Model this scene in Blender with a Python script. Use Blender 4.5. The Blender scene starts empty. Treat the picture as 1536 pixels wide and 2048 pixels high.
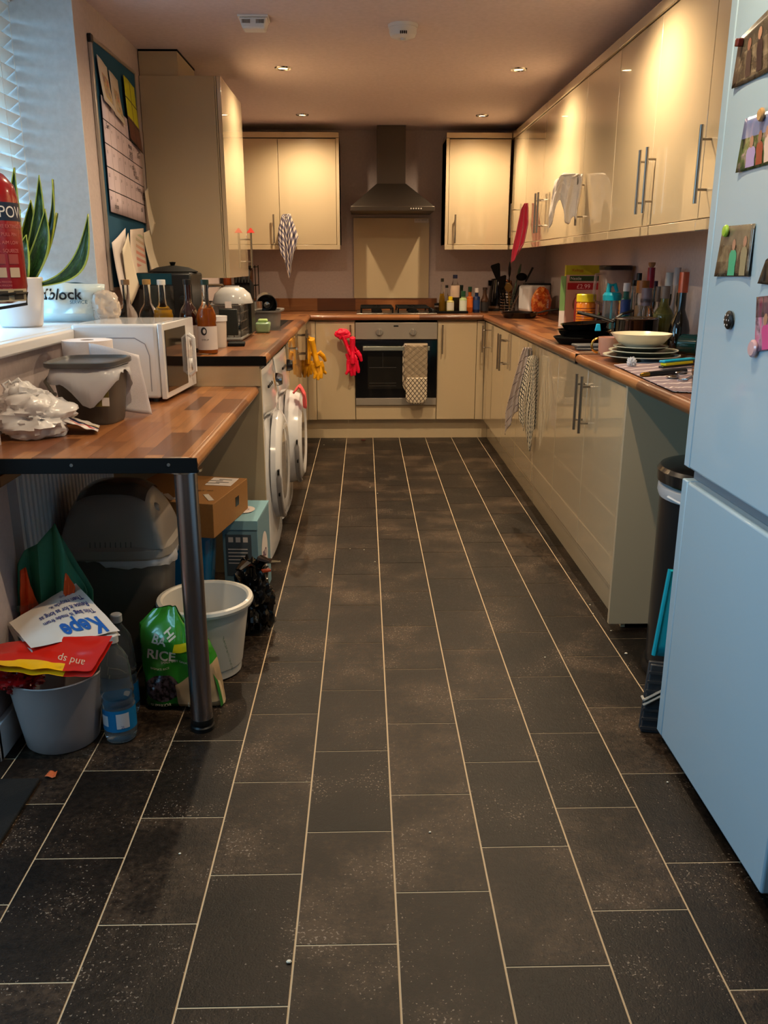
import bpy, bmesh, math, random
from math import sin, cos, pi, radians
from mathutils import Vector, Matrix, noise
random.seed(7)
C = bpy.context.scene.collection
S = bpy.context.scene

# ------------------------------------------------------------ camera
FPX, PITCH, YAW, CAMH = 1683.0, radians(16.39), radians(1.28), 1.27
cam = bpy.data.cameras.new('camera'); co = bpy.data.objects.new('camera', cam); C.objects.link(co)
cam.sensor_fit = 'VERTICAL'; cam.sensor_height = 24.0; cam.lens = 24.0*FPX/2048; cam.clip_start = .02
co.location = (0, 0, CAMH); co.rotation_euler = (radians(90)-PITCH, 0, -YAW)
S.camera = co
def A(px, py, X=None, Y=None, Z=None):
    """point of the room seen at a photo pixel, on a given room plane (surveying the photograph)"""
    v = Vector(((px-768)/FPX, (1024-py)/FPX, -1.0))
    v = Matrix.Rotation(-YAW, 3, 'Z') @ (Matrix.Rotation(radians(90)-PITCH, 3, 'X') @ v)
    if X is not None: t = X/v.x
    elif Y is not None: t = Y/v.y
    else: t = (Z-CAMH)/v.z
    return Vector((0, 0, CAMH)) + v*t

# ------------------------------------------------------------ world, lights, exposure
S.view_settings.view_transform = 'Standard'; S.view_settings.look = 'None'
S.view_settings.exposure = 0.32; S.view_settings.gamma = 1.0; S.view_settings.use_curve_mapping = False
W = bpy.data.worlds.new('sky'); S.world = W; W.use_nodes = True
wn = W.node_tree; wn.nodes.clear()
wo = wn.nodes.new('ShaderNodeOutputWorld'); wb = wn.nodes.new('ShaderNodeBackground'); wn.links.new(wb.outputs[0], wo.inputs[0])
tc = wn.nodes.new('ShaderNodeTexCoord'); sx = wn.nodes.new('ShaderNodeSeparateXYZ'); cr = wn.nodes.new('ShaderNodeValToRGB')
wn.links.new(tc.outputs['Generated'], sx.inputs[0]); wn.links.new(sx.outputs[2], cr.inputs[0])
cr.color_ramp.elements[0].position = 0.0; cr.color_ramp.elements[0].color = (.10, .13, .14, 1)
cr.color_ramp.elements[1].position = 0.08; cr.color_ramp.elements[1].color = (.33, .70, 1.0, 1)
wn.links.new(cr.outputs[0], wb.inputs[0]); wb.inputs[1].default_value = 9.0
CEIL = 2.235
SPOT_W, SPOT_COL = 66.0, (1.0, .77, .50)
DOWNLIGHTS = [(-.41, 4.78), (.80, 4.78), (-.41, 6.18), (.80, 6.18), (-.41, 3.3), (.80, 3.3), (-.30, 1.75), (.45, 1.75)]
def portal(name, loc, rot, sx_, sy_):
    l = bpy.data.lights.new(name, 'AREA'); l.shape = 'RECTANGLE'; l.size = sx_; l.size_y = sy_
    l.cycles.is_portal = True
    o = bpy.data.objects.new(name, l); C.objects.link(o); o.location = loc; o.rotation_euler = rot
portal('window_portal', (-1.50, 2.96, 1.64), (0, radians(-90), 0), 1.2, 1.1)
portal('door_portal', (-1.76, 1.03, 1.45), (0, radians(-90), 0), 1.15, 1.2)

# ------------------------------------------------------------ materials
def lin(c):
    return tuple(((x/255)/12.92 if x/255 <= .04045 else ((x/255+.055)/1.055)**2.4) for x in c)
MATS = {}
class NT:
    def __init__(s, m):
        s.t = m.node_tree; s.p = s.t.nodes['Principled BSDF']
    def n(s, kind, **k):
        o = s.t.nodes.new('ShaderNode'+kind)
        for a, b in k.items(): setattr(o, a, b)
        return o
    def put(s, sock, v):
        if hasattr(v, 'links') or isinstance(v, bpy.types.NodeSocket): s.t.links.new(v, sock)
        else: sock.default_value = v
    def m(s, op, a, b=0.0, c=0.0):
        o = s.n('Math', operation=op); s.put(o.inputs[0], a); s.put(o.inputs[1], b); s.put(o.inputs[2], c); return o.outputs[0]
    def mix(s, f, a, b, t='MIX'):
        o = s.n('Mix', data_type='RGBA', blend_type=t); s.put(o.inputs[0], f)
        s.put(o.inputs[6], a if not isinstance(a, tuple) else (*a[:3], 1)); s.put(o.inputs[7], b if not isinstance(b, tuple) else (*b[:3], 1)); return o.outputs[2]
    def noise(s, vec=None, scale=5, detail=3, rough=.5, dist=0):
        o = s.n('TexNoise'); o.inputs['Scale'].default_value = scale; o.inputs['Detail'].default_value = detail
        o.inputs['Roughness'].default_value = rough; o.inputs['Distortion'].default_value = dist
        if vec is not None: s.t.links.new(vec, o.inputs['Vector'])
        return o.outputs[0]
    def ramp(s, f, stops):
        o = s.n('ValToRGB'); s.put(o.inputs[0], f); e = o.color_ramp.elements
        while len(e) < len(stops): e.new(.5)
        for i, (p, c) in enumerate(stops): e[i].position = p; e[i].color = (*c, 1)
        return o.outputs[0]
    def wn(s, a, b=0.0):
        o = s.n('TexWhiteNoise', noise_dimensions='2D'); cb = s.n('CombineXYZ'); s.put(cb.inputs[0], a); s.put(cb.inputs[1], b)
        s.t.links.new(cb.outputs[0], o.inputs['Vector']); return o.outputs[0]
    def xyz(s, which='pos'):
        if which == 'pos': v = s.n('NewGeometry').outputs['Position']
        elif which == 'uv': v = s.n('TexCoord').outputs['UV']
        else: v = s.n('TexCoord').outputs['Object']
        o = s.n('SeparateXYZ'); s.t.links.new(v, o.inputs[0]); return v, o.outputs[0], o.outputs[1], o.outputs[2]
    def bump(s, h, strength=.2, dist=.01):
        o = s.n('Bump'); o.inputs['Strength'].default_value = strength; o.inputs['Distance'].default_value = dist
        s.put(o.inputs['Height'], h); s.t.links.new(o.outputs[0], s.p.inputs['Normal'])
    def base(s, v): s.put(s.p.inputs['Base Color'], v)
def M(name, rgb=(200, 200, 200), rough=.5, metal=0.0, coat=0.0, trans=0.0, emit=None, es=0.0, ior=1.45, alpha=1.0, spec=.5, fn=None, nz=0, nzs=40, sheen=0):
    if name in MATS: return MATS[name]
    m = bpy.data.materials.new(name); m.use_nodes = True; p = m.node_tree.nodes['Principled BSDF']
    p.inputs['Base Color'].default_value = (*lin(rgb), 1); p.inputs['Roughness'].default_value = rough
    p.inputs['Metallic'].default_value = metal; p.inputs['Coat Weight'].default_value = coat; p.inputs['Coat Roughness'].default_value = .05
    p.inputs['Transmission Weight'].default_value = trans; p.inputs['IOR'].default_value = ior; p.inputs['Alpha'].default_value = alpha
    p.inputs['Specular IOR Level'].default_value = spec; p.inputs['Sheen Weight'].default_value = sheen
    if emit: p.inputs['Emission Color'].default_value = (*lin(emit), 1); p.inputs['Emission Strength'].default_value = es
    nt = NT(m)
    if nz:   # fine relief and slight tone variation
        v = nt.n('TexCoord').outputs['Object']; f = nt.noise(v, nzs, 4, .6)
        c = lin(rgb); nt.base(nt.mix(f, tuple(x*.82 for x in c), tuple(min(1, x*1.12) for x in c))); nt.bump(f, nz, .002)
    if fn: fn(nt)
    MATS[name] = m; return m
def wood(name, axis, dark=1.0):
    def fn(t):
        v, x, y, z = t.xyz('pos')
        u, w = (y, x) if axis == 'Y' else (x, y)
        row = t.m('FLOOR', t.m('DIVIDE', w, .047)); off = t.m('MULTIPLY', t.wn(row, 3.1), .9)
        col = t.m('FLOOR', t.m('DIVIDE', t.m('ADD', u, off), .30)); r = t.wn(row, col)
        mp = t.n('Mapping'); mp.inputs['Scale'].default_value = (40, 3, 40) if axis == 'Y' else (3, 40, 40)
        cb = t.n('CombineXYZ'); t.put(cb.inputs[0], x); t.put(cb.inputs[1], t.m('ADD', y, t.m('MULTIPLY', r, 7.0))); t.put(cb.inputs[2], z)
        t.t.links.new(cb.outputs[0], mp.inputs[0]); g = t.noise(mp.outputs[0], 1.0, 5, .6, 1.2)
        c = t.ramp(r, [(0, lin((84, 46, 28))), (.28, lin((122, 72, 40))), (.5, lin((160, 98, 54))), (.75, lin((192, 130, 76))), (1, lin((132, 76, 48)))])
        c2 = t.mix(t.m('MULTIPLY', g, .75), c, tuple(a*.32 for a in lin((140, 90, 55))))
        fr = t.m('FRACT', t.m('DIVIDE', w, .047)); ln = t.m('LESS_THAN', fr, .035)
        t.base(t.mix(t.m('MULTIPLY', ln, .45), c2, (0.02, .01, .006)))
        t.bump(g, .08, .001)
    return M(name, rough=.32, fn=fn, coat=.25)
WOODY, WOODX = wood('butcher_block_laminate_lengthwise', 'Y'), wood('butcher_block_laminate_crosswise', 'X')
CREAM = M('cream_gloss_lacquer', (200, 180, 146), .2, coat=1.0)
CREAM.node_tree.nodes['Principled BSDF'].inputs['Coat IOR'].default_value = 1.75; CREAM.node_tree.nodes['Principled BSDF'].inputs['Coat Roughness'].default_value = .025
CARC = M('cream_cabinet_carcass', (186, 168, 138), .3)
STEEL = M('brushed_steel', (150, 142, 132), .28, 1)
CHROME = M('polished_chrome', (200, 200, 200), .12, 1)
BLK = M('black_plastic', (14, 14, 15), .35)
BLKG = M('black_gloss', (8, 8, 9), .08, coat=.5)
BLKM = M('black_matt', (9, 8, 8), .75, spec=.2)
WHT = M('white_plastic', (222, 222, 224), .3)
WHTG = M('white_enamel', (220, 220, 222), .16, coat=.5)
GREYP = M('grey_plastic', (92, 88, 84), .42)
PAPER = M('white_paper', (215, 205, 200), .8)
WALL = M('grey_beige_wall_paint', (190, 175, 172), .7, nz=.12, nzs=60)
REVEAL = M('white_reveal_plaster', (206, 208, 212), .7, nz=.1, nzs=50)
CEILM = M('ceiling_paint', (216, 200, 204), .75, nz=.08, nzs=50)
GLASS = M('clear_glass', (240, 245, 245), .03, trans=1.0, ior=1.3)
PLAST = M('clear_plastic', (225, 235, 240), .08, trans=.95, ior=1.15)
def thin_glass():
    m = bpy.data.materials.new('window_glass'); m.use_nodes = True; t = m.node_tree; t.nodes.clear()
    o = t.nodes.new('ShaderNodeOutputMaterial'); a = t.nodes.new('ShaderNodeBsdfTransparent'); b = t.nodes.new('ShaderNodeBsdfGlossy'); x = t.nodes.new('ShaderNodeMixShader')
    b.inputs['Roughness'].default_value = .02; x.inputs[0].default_value = .06
    t.links.new(a.outputs[0], x.inputs[1]); t.links.new(b.outputs[0], x.inputs[2]); t.links.new(x.outputs[0], o.inputs[0]); return m
PANE = thin_glass()
def film(name, rgb, tr=.5):
    m = bpy.data.materials.new(name); m.use_nodes = True; t = m.node_tree; p = t.nodes['Principled BSDF']; o = t.nodes['Material Output']
    p.inputs['Base Color'].default_value = (*lin(rgb), 1); p.inputs['Roughness'].default_value = .25
    a = t.nodes.new('ShaderNodeBsdfTransparent'); x = t.nodes.new('ShaderNodeMixShader'); x.inputs[0].default_value = 1-tr
    t.links.new(a.outputs[0], x.inputs[1]); t.links.new(p.outputs[0], x.inputs[2]); t.links.new(x.outputs[0], o.inputs[0]); return m
LINER = film('thin_bin_liner_film', (225, 225, 230), .35)
CARRIER = film('carrier_bag_film', (225, 222, 222), .15)

# ------------------------------------------------------------ mesh helpers
class MB:
    def __init__(s, org=None):
        s.v = []; s.f = []; s.uv = None
        s.o = Vector(org.location) if hasattr(org, 'location') else (Vector(org) if org is not None else Vector((0, 0, 0)))
    def add(s, vs, fs):
        b = len(s.v); s.v += [Vector(v)-s.o for v in vs]; s.f += [tuple(b+i for i in f) for f in fs]; return s
    def box(s, a, b):
        (x0, y0, z0), (x1, y1, z1) = a, b
        x0, x1 = sorted((x0, x1)); y0, y1 = sorted((y0, y1)); z0, z1 = sorted((z0, z1))
        return s.add([(x0, y0, z0), (x1, y0, z0), (x1, y1, z0), (x0, y1, z0), (x0, y0, z1), (x1, y0, z1), (x1, y1, z1), (x0, y1, z1)],
                     [(0, 3, 2, 1), (4, 5, 6, 7), (0, 1, 5, 4), (1, 2, 6, 5), (2, 3, 7, 6), (3, 0, 4, 7)])
    def obox(s, c, size, rz=0, rx=0, ry=0):
        c = Vector(c); R = Matrix.Rotation(rz, 3, 'Z') @ Matrix.Rotation(ry, 3, 'Y') @ Matrix.Rotation(rx, 3, 'X'); h = Vector(size)/2
        vs = [c + R @ Vector((sx*h.x, sy*h.y, sz*h.z)) for sz in (-1, 1) for sx, sy in ((-1, -1), (1, -1), (1, 1), (-1, 1))]
        return s.add(vs, [(0, 3, 2, 1), (4, 5, 6, 7), (0, 1, 5, 4), (1, 2, 6, 5), (2, 3, 7, 6), (3, 0, 4, 7)])
    def frustum(s, a, b):   # a,b: (x0,y0,x1,y1,z)
        vs = []
        for q in (a, b): vs += [(q[0], q[1], q[4]), (q[2], q[1], q[4]), (q[2], q[3], q[4]), (q[0], q[3], q[4])]
        return s.add(vs, [(0, 3, 2, 1), (4, 5, 6, 7), (0, 1, 5, 4), (1, 2, 6, 5), (2, 3, 7, 6), (3, 0, 4, 7)])
    def lathe(s, prof, c=(0, 0, 0), n=24, axis='Z', sq=1.0, rz=0, p=2.0):
        c = Vector(c); vs = []; fs = []; R = Matrix.Rotation(rz, 3, 'Z')
        for r, z in prof:
            for i in range(n):
                a = 2*pi*i/n; ca, sa = cos(a), sin(a)
                k = (abs(ca)**p+abs(sa)**p)**(-1/p) if p != 2.0 else 1
                v = Vector((r*ca*k, r*sa*k*sq, z))
                if axis == 'X': v = Vector((v.z, v.x, v.y))
                elif axis == 'Y': v = Vector((v.x, v.z, v.y))
                vs.append(c + R @ v)
        for j in range(len(prof)-1):
            for i in range(n): fs.append((j*n+i, j*n+(i+1) % n, (j+1)*n+(i+1) % n, (j+1)*n+i))
        if prof[0][0] > 1e-6: fs.append(tuple(range(n-1, -1, -1)))
        if prof[-1][0] > 1e-6: fs.append(tuple((len(prof)-1)*n+i for i in range(n)))
        return s.add(vs, fs)
    def shell(s, prof, **k):    # open lathe (no caps)
        n = k.get('n', 24); s.lathe(prof, **k)
        if prof[-1][0] > 1e-6: s.f.pop()
        if prof[0][0] > 1e-6: s.f.pop()
        return s
    def tube(s, pts, r, n=8, cap=True, flat=1.0):
        pts = [Vector(p) for p in pts]; rs = r if isinstance(r, (list, tuple)) else [r]*len(pts)
        vs = []; fs = []; up = None
        for i, p in enumerate(pts):
            d = (pts[min(i+1, len(pts)-1)]-pts[max(i-1, 0)]).normalized()
            if up is None: up = Vector((0, 0, 1)) if abs(d.z) < .9 else Vector((1, 0, 0))
            a = d.cross(up).normalized(); b = a.cross(d).normalized(); up = b
            for k in range(n): t = 2*pi*k/n; vs.append(p + (a*cos(t)+b*sin(t)*flat)*rs[i])
        for j in range(len(pts)-1):
            for k in range(n): fs.append((j*n+k, j*n+(k+1) % n, (j+1)*n+(k+1) % n, (j+1)*n+k))
        if cap: fs.append(tuple(range(n-1, -1, -1))); fs.append(tuple((len(pts)-1)*n+k for k in range(n)))
        return s.add(vs, fs)
    def prism(s, poly, d):      # poly: 3D points, extruded by vector d
        poly = [Vector(p) for p in poly]; d = Vector(d); n = len(poly)
        return s.add(poly+[p+d for p in poly], [tuple(range(n-1, -1, -1)), tuple(range(n, 2*n))] + [(i, (i+1) % n, n+(i+1) % n, n+i) for i in range(n)])
    def sphere(s, c, r, n=12, m=8, sc=(1, 1, 1)):
        c = Vector(c); vs = [c+Vector((0, 0, -r*sc[2]))]; fs = []
        for j in range(1, m):
            t = pi*j/m-pi/2
            for i in range(n): a = 2*pi*i/n; vs.append(c+Vector((r*cos(t)*cos(a)*sc[0], r*cos(t)*sin(a)*sc[1], r*sin(t)*sc[2])))
        vs.append(c+Vector((0, 0, r*sc[2]))); L = len(vs)-1
        for i in range(n): fs.append((0, 1+(i+1) % n, 1+i)); fs.append((L, 1+(m-2)*n+i, 1+(m-2)*n+(i+1) % n))
        for j in range(m-2):
            for i in range(n): a = 1+j*n; fs.append((a+i, a+(i+1) % n, a+n+(i+1) % n, a+n+i))
        return s.add(vs, fs)
    def grid(s, fn, nu, nv, uv=True):
        base = len(s.v); vs = [fn(i/nu, j/nv) for j in range(nv+1) for i in range(nu+1)]
        fs = [(j*(nu+1)+i, j*(nu+1)+i+1, (j+1)*(nu+1)+i+1, (j+1)*(nu+1)+i) for j in range(nv) for i in range(nu)]
        s.add(vs, fs)
        if uv:
            s.uv = s.uv or {}
            for j in range(nv+1):
                for i in range(nu+1): s.uv[base+j*(nu+1)+i] = (i/nu, j/nv)
        return s
def obj(name, mb, mat, parent=None, loc=None, rot=None, bevel=0, smooth=35, solid=0, sub=0, seg=2):
    me = bpy.data.meshes.new(name); me.from_pydata([tuple(v) for v in mb.v], [], mb.f); me.materials.append(mat)
    if mb.uv:
        ul = me.uv_layers.new(name='UVMap')
        for lp in me.loops: ul.data[lp.index].uv = mb.uv.get(lp.vertex_index, (0, 0))
    me.validate()
    bm = bmesh.new(); bm.from_mesh(me); bmesh.ops.recalc_face_normals(bm, faces=bm.faces); bm.to_mesh(me); bm.free()
    if smooth:
        for p in me.polygons: p.use_smooth = True
        me.set_sharp_from_angle(angle=radians(smooth))
    o = bpy.data.objects.new(name, me); C.objects.link(o)
    if parent: o.parent = parent
    if loc is not None: o.location = loc
    if rot is not None: o.rotation_euler = rot
    if solid: m = o.modifiers.new('solid', 'SOLIDIFY'); m.thickness = solid; m.offset = 0
    if bevel:
        m = o.modifiers.new('bevel', 'BEVEL'); m.width = bevel; m.segments = seg; m.limit_method = 'ANGLE'; m.angle_limit = radians(50)
    if sub: m = o.modifiers.new('sub', 'SUBSURF'); m.levels = sub; m.render_levels = sub
    return o
def tag(o, label, cat, group=None, kind=None):
    o['label'] = label; o['category'] = cat
    if group: o['group'] = group
    if kind: o['kind'] = kind
    return o
def thing(name, label, cat, loc=(0, 0, 0), rz=0, group=None, rot=None):
    o = bpy.data.objects.new(name, None); C.objects.link(o); o.empty_display_size = .05
    o.location = loc; o.rotation_euler = rot if rot else (0, 0, rz); return tag(o, label, cat, group)
def struct(name, mb, mat, parent=None, **k):
    o = obj(name, mb, mat, parent, **k)
    if not parent: o['kind'] = 'structure'
    return o
def copy_thing(root, loc, label, rz=None):
    r = root.copy(); C.objects.link(r); r.location = loc; r['label'] = label
    if rz is not None: r.rotation_euler = (0, 0, rz)
    for ch in list(root.children):
        c = ch.copy(); C.objects.link(c); c.parent = r
        for g in ch.children: d = g.copy(); C.objects.link(d); d.parent = c
    return r
def text(name, s, size, o, r, u, mat, parent, align='LEFT', bold=0.0, lift=.0006, sx=1.0):
    cu = bpy.data.curves.new('t', 'FONT'); cu.body = s; cu.size = size; cu.align_x = align; cu.offset = bold; cu.resolution_u = 3
    to = bpy.data.objects.new('t', cu); C.objects.link(to); bpy.context.view_layer.update()
    me = bpy.data.meshes.new_from_object(to.evaluated_get(bpy.context.evaluated_depsgraph_get())); bpy.data.objects.remove(to)
    r = Vector(r).normalized(); u = Vector(u).normalized(); n = r.cross(u); org = Vector(parent.location) if parent else Vector((0, 0, 0))
    if parent and parent.parent: org = org + parent.parent.location
    for v in me.vertices: v.co = Vector(o)-org + r*v.co.x*sx + u*v.co.y + n*lift
    me.materials.clear(); me.materials.append(mat); me.name = name
    ob = bpy.data.objects.new(name, me); C.objects.link(ob)
    if parent: ob.parent = parent
    return ob
Z0 = .92      # worktop height
LX = -1.055   # left wall
RX = 1.42     # right wall
FY = 6.85     # far wall
WF = .875     # right worktop front
LF = -.41     # left worktop front
FF = 6.25     # far worktop front

# ------------------------------------------------------------ room shell
def tile_mat(t):
    v, x, y, z = t.xyz('pos'); inf = t.n('ObjectInfo').outputs['Random']
    a = t.noise(v, 5, 4, .6); b = t.noise(v, 60, 5, .75); c = t.noise(v, 230, 2, .6)
    k = t.m('ADD', t.m('MULTIPLY', a, .6), t.m('MULTIPLY', b, .5))
    k = t.m('ADD', k, t.m('MULTIPLY', t.m('SUBTRACT', inf, .5), .14))
    col = t.ramp(k, [(.40, lin((12, 9, 7))), (.56, lin((30, 22, 16))), (.72, lin((70, 55, 42)))])
    sp = t.m('GREATER_THAN', t.m('MULTIPLY', t.noise(v, 170, 2, .5), t.m('ADD', .62, t.m('MULTIPLY', a, .9))), .745)
    t.base(t.mix(sp, col, lin((128, 114, 100))))
    t.put(t.p.inputs['Roughness'], t.m('ADD', .24, t.m('MULTIPLY', b, .38))); t.p.inputs['Specular IOR Level'].default_value = .32
    t.bump(t.m('ADD', b, t.m('MULTIPLY', c, .6)), .6, .002)
TILE = M('dark_slate_effect_vinyl', fn=tile_mat)
GROUT = M('pale_tan_grout_line', (196, 174, 142), .7)
TW, TL, TX0, TV0 = .2000, .3400, -.9432, 1.937
fl = MB().box((-1.78, -1.6, -.06), (1.5, 6.95, -.0015))
floor = struct('floor', fl, GROUT)
g = .0021
tm = MB().box((g, g, -.004), (TW-g, TL-g, 0))
tme = obj('tile', tm, TILE, floor, bevel=0)
first = True; cnt = 0
for k in range(-3, 10):
    v0 = (TV0 + .41*TL*(k-1)) % TL
    for j in range(-2, 19):
        y = v0 + j*TL
        if y > 6.36 or (y < 4 and k < -2 and y > 2.1) or (k < -1 and y > 3.4): continue
        x = TX0+TW*k
        if first: o = tme; first = False
        else:
            o = tme.copy(); C.objects.link(o); o.parent = floor
        o.location = (x, y, 0); cnt += 1
WH = CEIL+.06
struct('wall_back', MB().box((LX-.3, FY, -.05), (RX+.1, FY+.1, WH)), WALL)
struct('wall_right', MB().box((RX, -1.6, -.05), (RX+.1, FY, WH)), WALL)
# left wall with window opening
WY0, WY1, WZ0, WZ1 = 2.42, 3.47, 1.035, 2.235
wl = MB().box((LX-.42, 2.27, -.05), (LX, FY, WZ0-.02)).box((LX-.42, WY1, WZ0-.02), (LX, FY, WH)).box((LX-.42, 2.27, WZ0-.02), (LX, WY0, WH))
wl.box((LX-.42, WY0, WZ1), (LX, WY1, WH))
struct('wall_left', wl, WALL)
struct('trim_1', MB().box((LX-.34, WY1-.004, WZ0), (LX+.001, WY1+.0005, WZ1)), REVEAL)   # plastered window reveal lining
# pier and the wider near end of the room, glazed garden door in its left wall
struct('wall_pier', MB().box((-1.76, 2.0, -.05), (-.99, 2.27, WH)), WALL)
nl = MB().box((-1.76, -1.6, -.05), (-1.66, .38, WH)).box((-1.76, 1.68, -.05), (-1.66, 2.0, WH)).box((-1.76, .38, 2.08), (-1.66, 1.68, WH))
struct('wall_near_left', nl, WALL)
struct('wall_front', MB().box((-1.76, -1.7, -.05), (RX+.1, -1.6, WH)), WALL)
struct('ceiling', MB().box((-1.76, -1.7, CEIL), (RX+.1, FY+.1, CEIL+.08)), CEILM)
struct('baseboard_pier', MB().box((-1.66, 1.982, 0), (-.972, 2.0, .10)).box((-.99, 1.982, 0), (-.972, 2.27, .10)), WHT, bevel=.003)
d1 = MB()
for a, b in ((.38, .45), (.98, 1.08), (1.61, 1.68)): d1.box((-1.74, a, 0), (-1.68, b, 2.08))
d1.box((-1.74, .45, 2.0), (-1.68, 1.61, 2.08)).box((-1.73, .45, 0), (-1.69, 1.61, .90)).box((-1.74, .45, .86), (-1.68, 1.61, .92))  # unseen lower half made solid to keep blue daylight off the floor
dr = struct('door_1', d1, WHT, bevel=.004)
obj('pane', MB().box((-1.712, .45, .92), (-1.708, .98, 2.0)), PANE, dr); obj('pane', MB().box((-1.712, 1.08, .92), (-1.708, 1.61, 2.0)), PANE, dr)
WXF = LX-.38
w1 = MB()
for a, b in ((WY0, WY0+.06), (2.92, 2.98), (WY1-.06, WY1)): w1.box((WXF-.03, a, WZ0), (WXF+.03, b, WZ1))
w1.box((WXF-.03, WY0, WZ0), (WXF+.03, WY1, WZ0+.06)).box((WXF-.03, WY0, WZ1-.06), (WXF+.03, WY1, WZ1))
wi = struct('window_1', w1, WHT, bevel=.004)
obj('pane', MB().box((WXF-.003, WY0+.06, WZ0+.06), (WXF+.003, 2.92, WZ1-.06)), PANE, wi); obj('pane', MB().box((WXF-.003, 2.98, WZ0+.06), (WXF+.003, WY1-.06, WZ1-.06)), PANE, wi)
SILLZ = 1.055
obj('window_sill', MB().box((WXF+.03, WY0+.001, WZ0-.018), (LX+.001, WY1-.001, SILLZ)).box((LX+.001, WY0-.06, WZ0-.018), (LX+.045, WY1+.0, SILLZ)), WHT, wi, bevel=.008)
# venetian blind
bl = thing('venetian_blind', 'white wooden slatted venetian blind hanging in the left window', 'blind', (LX-.245, 2.95, 1.3))
SLAT = M('white_painted_slat', (222, 214, 206), .45)
sm = MB().obox((0, 0, 0), (.05, 1.02, .003), ry=radians(-38)); s0 = None
for i in range(17):
    z = 2.15-i*.052
    if s0 is None: s0 = obj('slat', sm, SLAT, bl)
    else: s0 = s0.copy(); C.objects.link(s0); s0.parent = bl
    s0.location = (0, 0, z-1.3)
obj('headrail', MB().box((-.03, -.515, .88), (.03, .515, .93)), WHT, bl, bevel=.003)
for yy in (-.36, .36, .49):
    obj('cord', MB().tube([(.027, yy, .88), (.027, yy, .04 if yy < .4 else .12)], .0012, 6), SLAT, bl)
obj('cord_toggle', MB().lathe([(.002, .0), (.009, -.015), (.008, -.045), (.003, -.05)], (.027, .49, .12), 10), SLAT, bl)
obj('bottom_rail', MB().box((-.025, -.51, -.03), (.025, .51, -.014)), SLAT, bl, bevel=.002)

# downlights
BULB = M('lamp_lens', (255, 240, 210), .3, emit=(255, 214, 150), es=14)
def downlight(x, y, label):
    t = thing('downlight', label, 'ceiling light', (x, y, CEIL), group='recessed ceiling spotlights')
    obj('bezel', MB().shell([(.026, -.001), (.030, -.007), (.041, -.006), (.044, 0)], n=28), CHROME, t)
    obj('lens', MB().lathe([(.0, -.0015), (.028, -.0015), (.028, -.0005)], n=20), BULB, t)
    l = bpy.data.lights.new('downlight_lamp', 'SPOT'); l.energy = SPOT_W*(.5 if y < 2 else .55 if (y < 4 and x < 0) else .62 if y > 6 else 1); l.color = SPOT_COL; l.spot_size = radians(156); l.spot_blend = 1.0; l.shadow_soft_size = .014
    o = bpy.data.objects.new('downlight_lamp', l); C.objects.link(o); o.parent = t; o.location = (0, 0, -.012)
for (x, y), lb in zip(DOWNLIGHTS, ['chrome ceiling spotlight, nearer one on the left side', 'chrome ceiling spotlight, nearer one on the right side', 'chrome ceiling spotlight, far one above the left wall cupboard', 'chrome ceiling spotlight, far one in front of the right corner cupboard',
        'chrome ceiling spotlight over the dryer', 'chrome ceiling spotlight above the right worktop joint', 'chrome ceiling spotlight over the near floor, left', 'chrome ceiling spotlight beside the fridge']):
    downlight(x, y, lb)
p = A(806, 50, Z=CEIL)
t = thing('smoke_alarm', 'round white smoke alarm on the ceiling between the spotlights', 'smoke alarm', (p.x, p.y, CEIL))
obj('base_plate', MB().lathe([(.062, -.012), (.064, 0)]), WHT, t); obj('alarm_body', MB().lathe([(.0, -.052), (.03, -.052), (.052, -.044), (.058, -.03), (.058, -.012), (.058, -.0125)]), WHT, t)
ob = MB()
for i in range(4): ob.box((-.014+i*.008, -.0585, -.044), (-.010+i*.008, -.046, -.034))
obj('vent_slots', ob, BLKM, t); obj('test_button', MB().lathe([(.010, -.060), (.011, -.052)], (0, -.01, 0), 14), WHT, t)
p = A(508, 35, Z=CEIL)
t = thing('heat_alarm', 'boxy white alarm with vents on the ceiling left of the smoke alarm', 'alarm', (p.x, p.y, CEIL))
obj('back_plate', MB().box((-.062, -.05, -.008), (.062, .05, 0)), WHT, t, bevel=.002)
obj('alarm_body', MB().frustum((-.045, -.035, .045, .035, -.048), (-.057, -.046, .057, .046, -.008)), WHT, t, bevel=.006)
for s_ in (-1, 1):
    ob = MB()
    for i in range(7): ob.obox((s_*.028-.015+i*.005, -.0452, -.024), (.0022, .002, .016), rx=radians(-16))
    obj('vent_grille', ob, GREYP, t)

# ------------------------------------------------------------ worktops
def slab(name, label, x0, y0, x1, y1, mat, hole=None, z1=Z0, th=.038):
    t = thing(name, label, 'worktop', ((x0+x1)/2, (y0+y1)/2, z1-th)); mb = MB(t)
    if hole:
        a, b, c, d = hole
        mb.box((x0, y0, z1-th), (x1, b, z1)); mb.box((x0, d, z1-th), (x1, y1, z1)); mb.box((x0, b, z1-th), (a, d, z1)); mb.box((c, b, z1-th), (x1, d, z1))
        obj('top', mb, mat, t)
    else: obj('top', mb.box((x0, y0, z1-th), (x1, y1, z1)), mat, t, bevel=.006, seg=3)
    return t
SK = (-.98, 4.72, -.46, 5.62)
wl_ = slab('worktop', 'butcher-block worktop over the washing machines and sink on the left', LX, 3.40, LF, FF, WOODY, (SK[0]+.02, SK[1]+.02, SK[2]-.02, SK[3]-.02))
obj('front_nosing', MB(wl_).tube([(LF, 3.40, Z0-.019), (LF, FF-.02, Z0-.019)], .019, 12, flat=1), WOODY, wl_)
obj('end_strip', MB(wl_).box((LX, 3.397, Z0-.0385), (LF+.016, 3.402, Z0-.001)), BLKM, wl_, bevel=.001)['label'] = 'black end strip'
wf = slab('worktop', 'butcher-block worktop along the far wall around the hob', LX, FF+.0005, RX, FY, WOODX)
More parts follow.
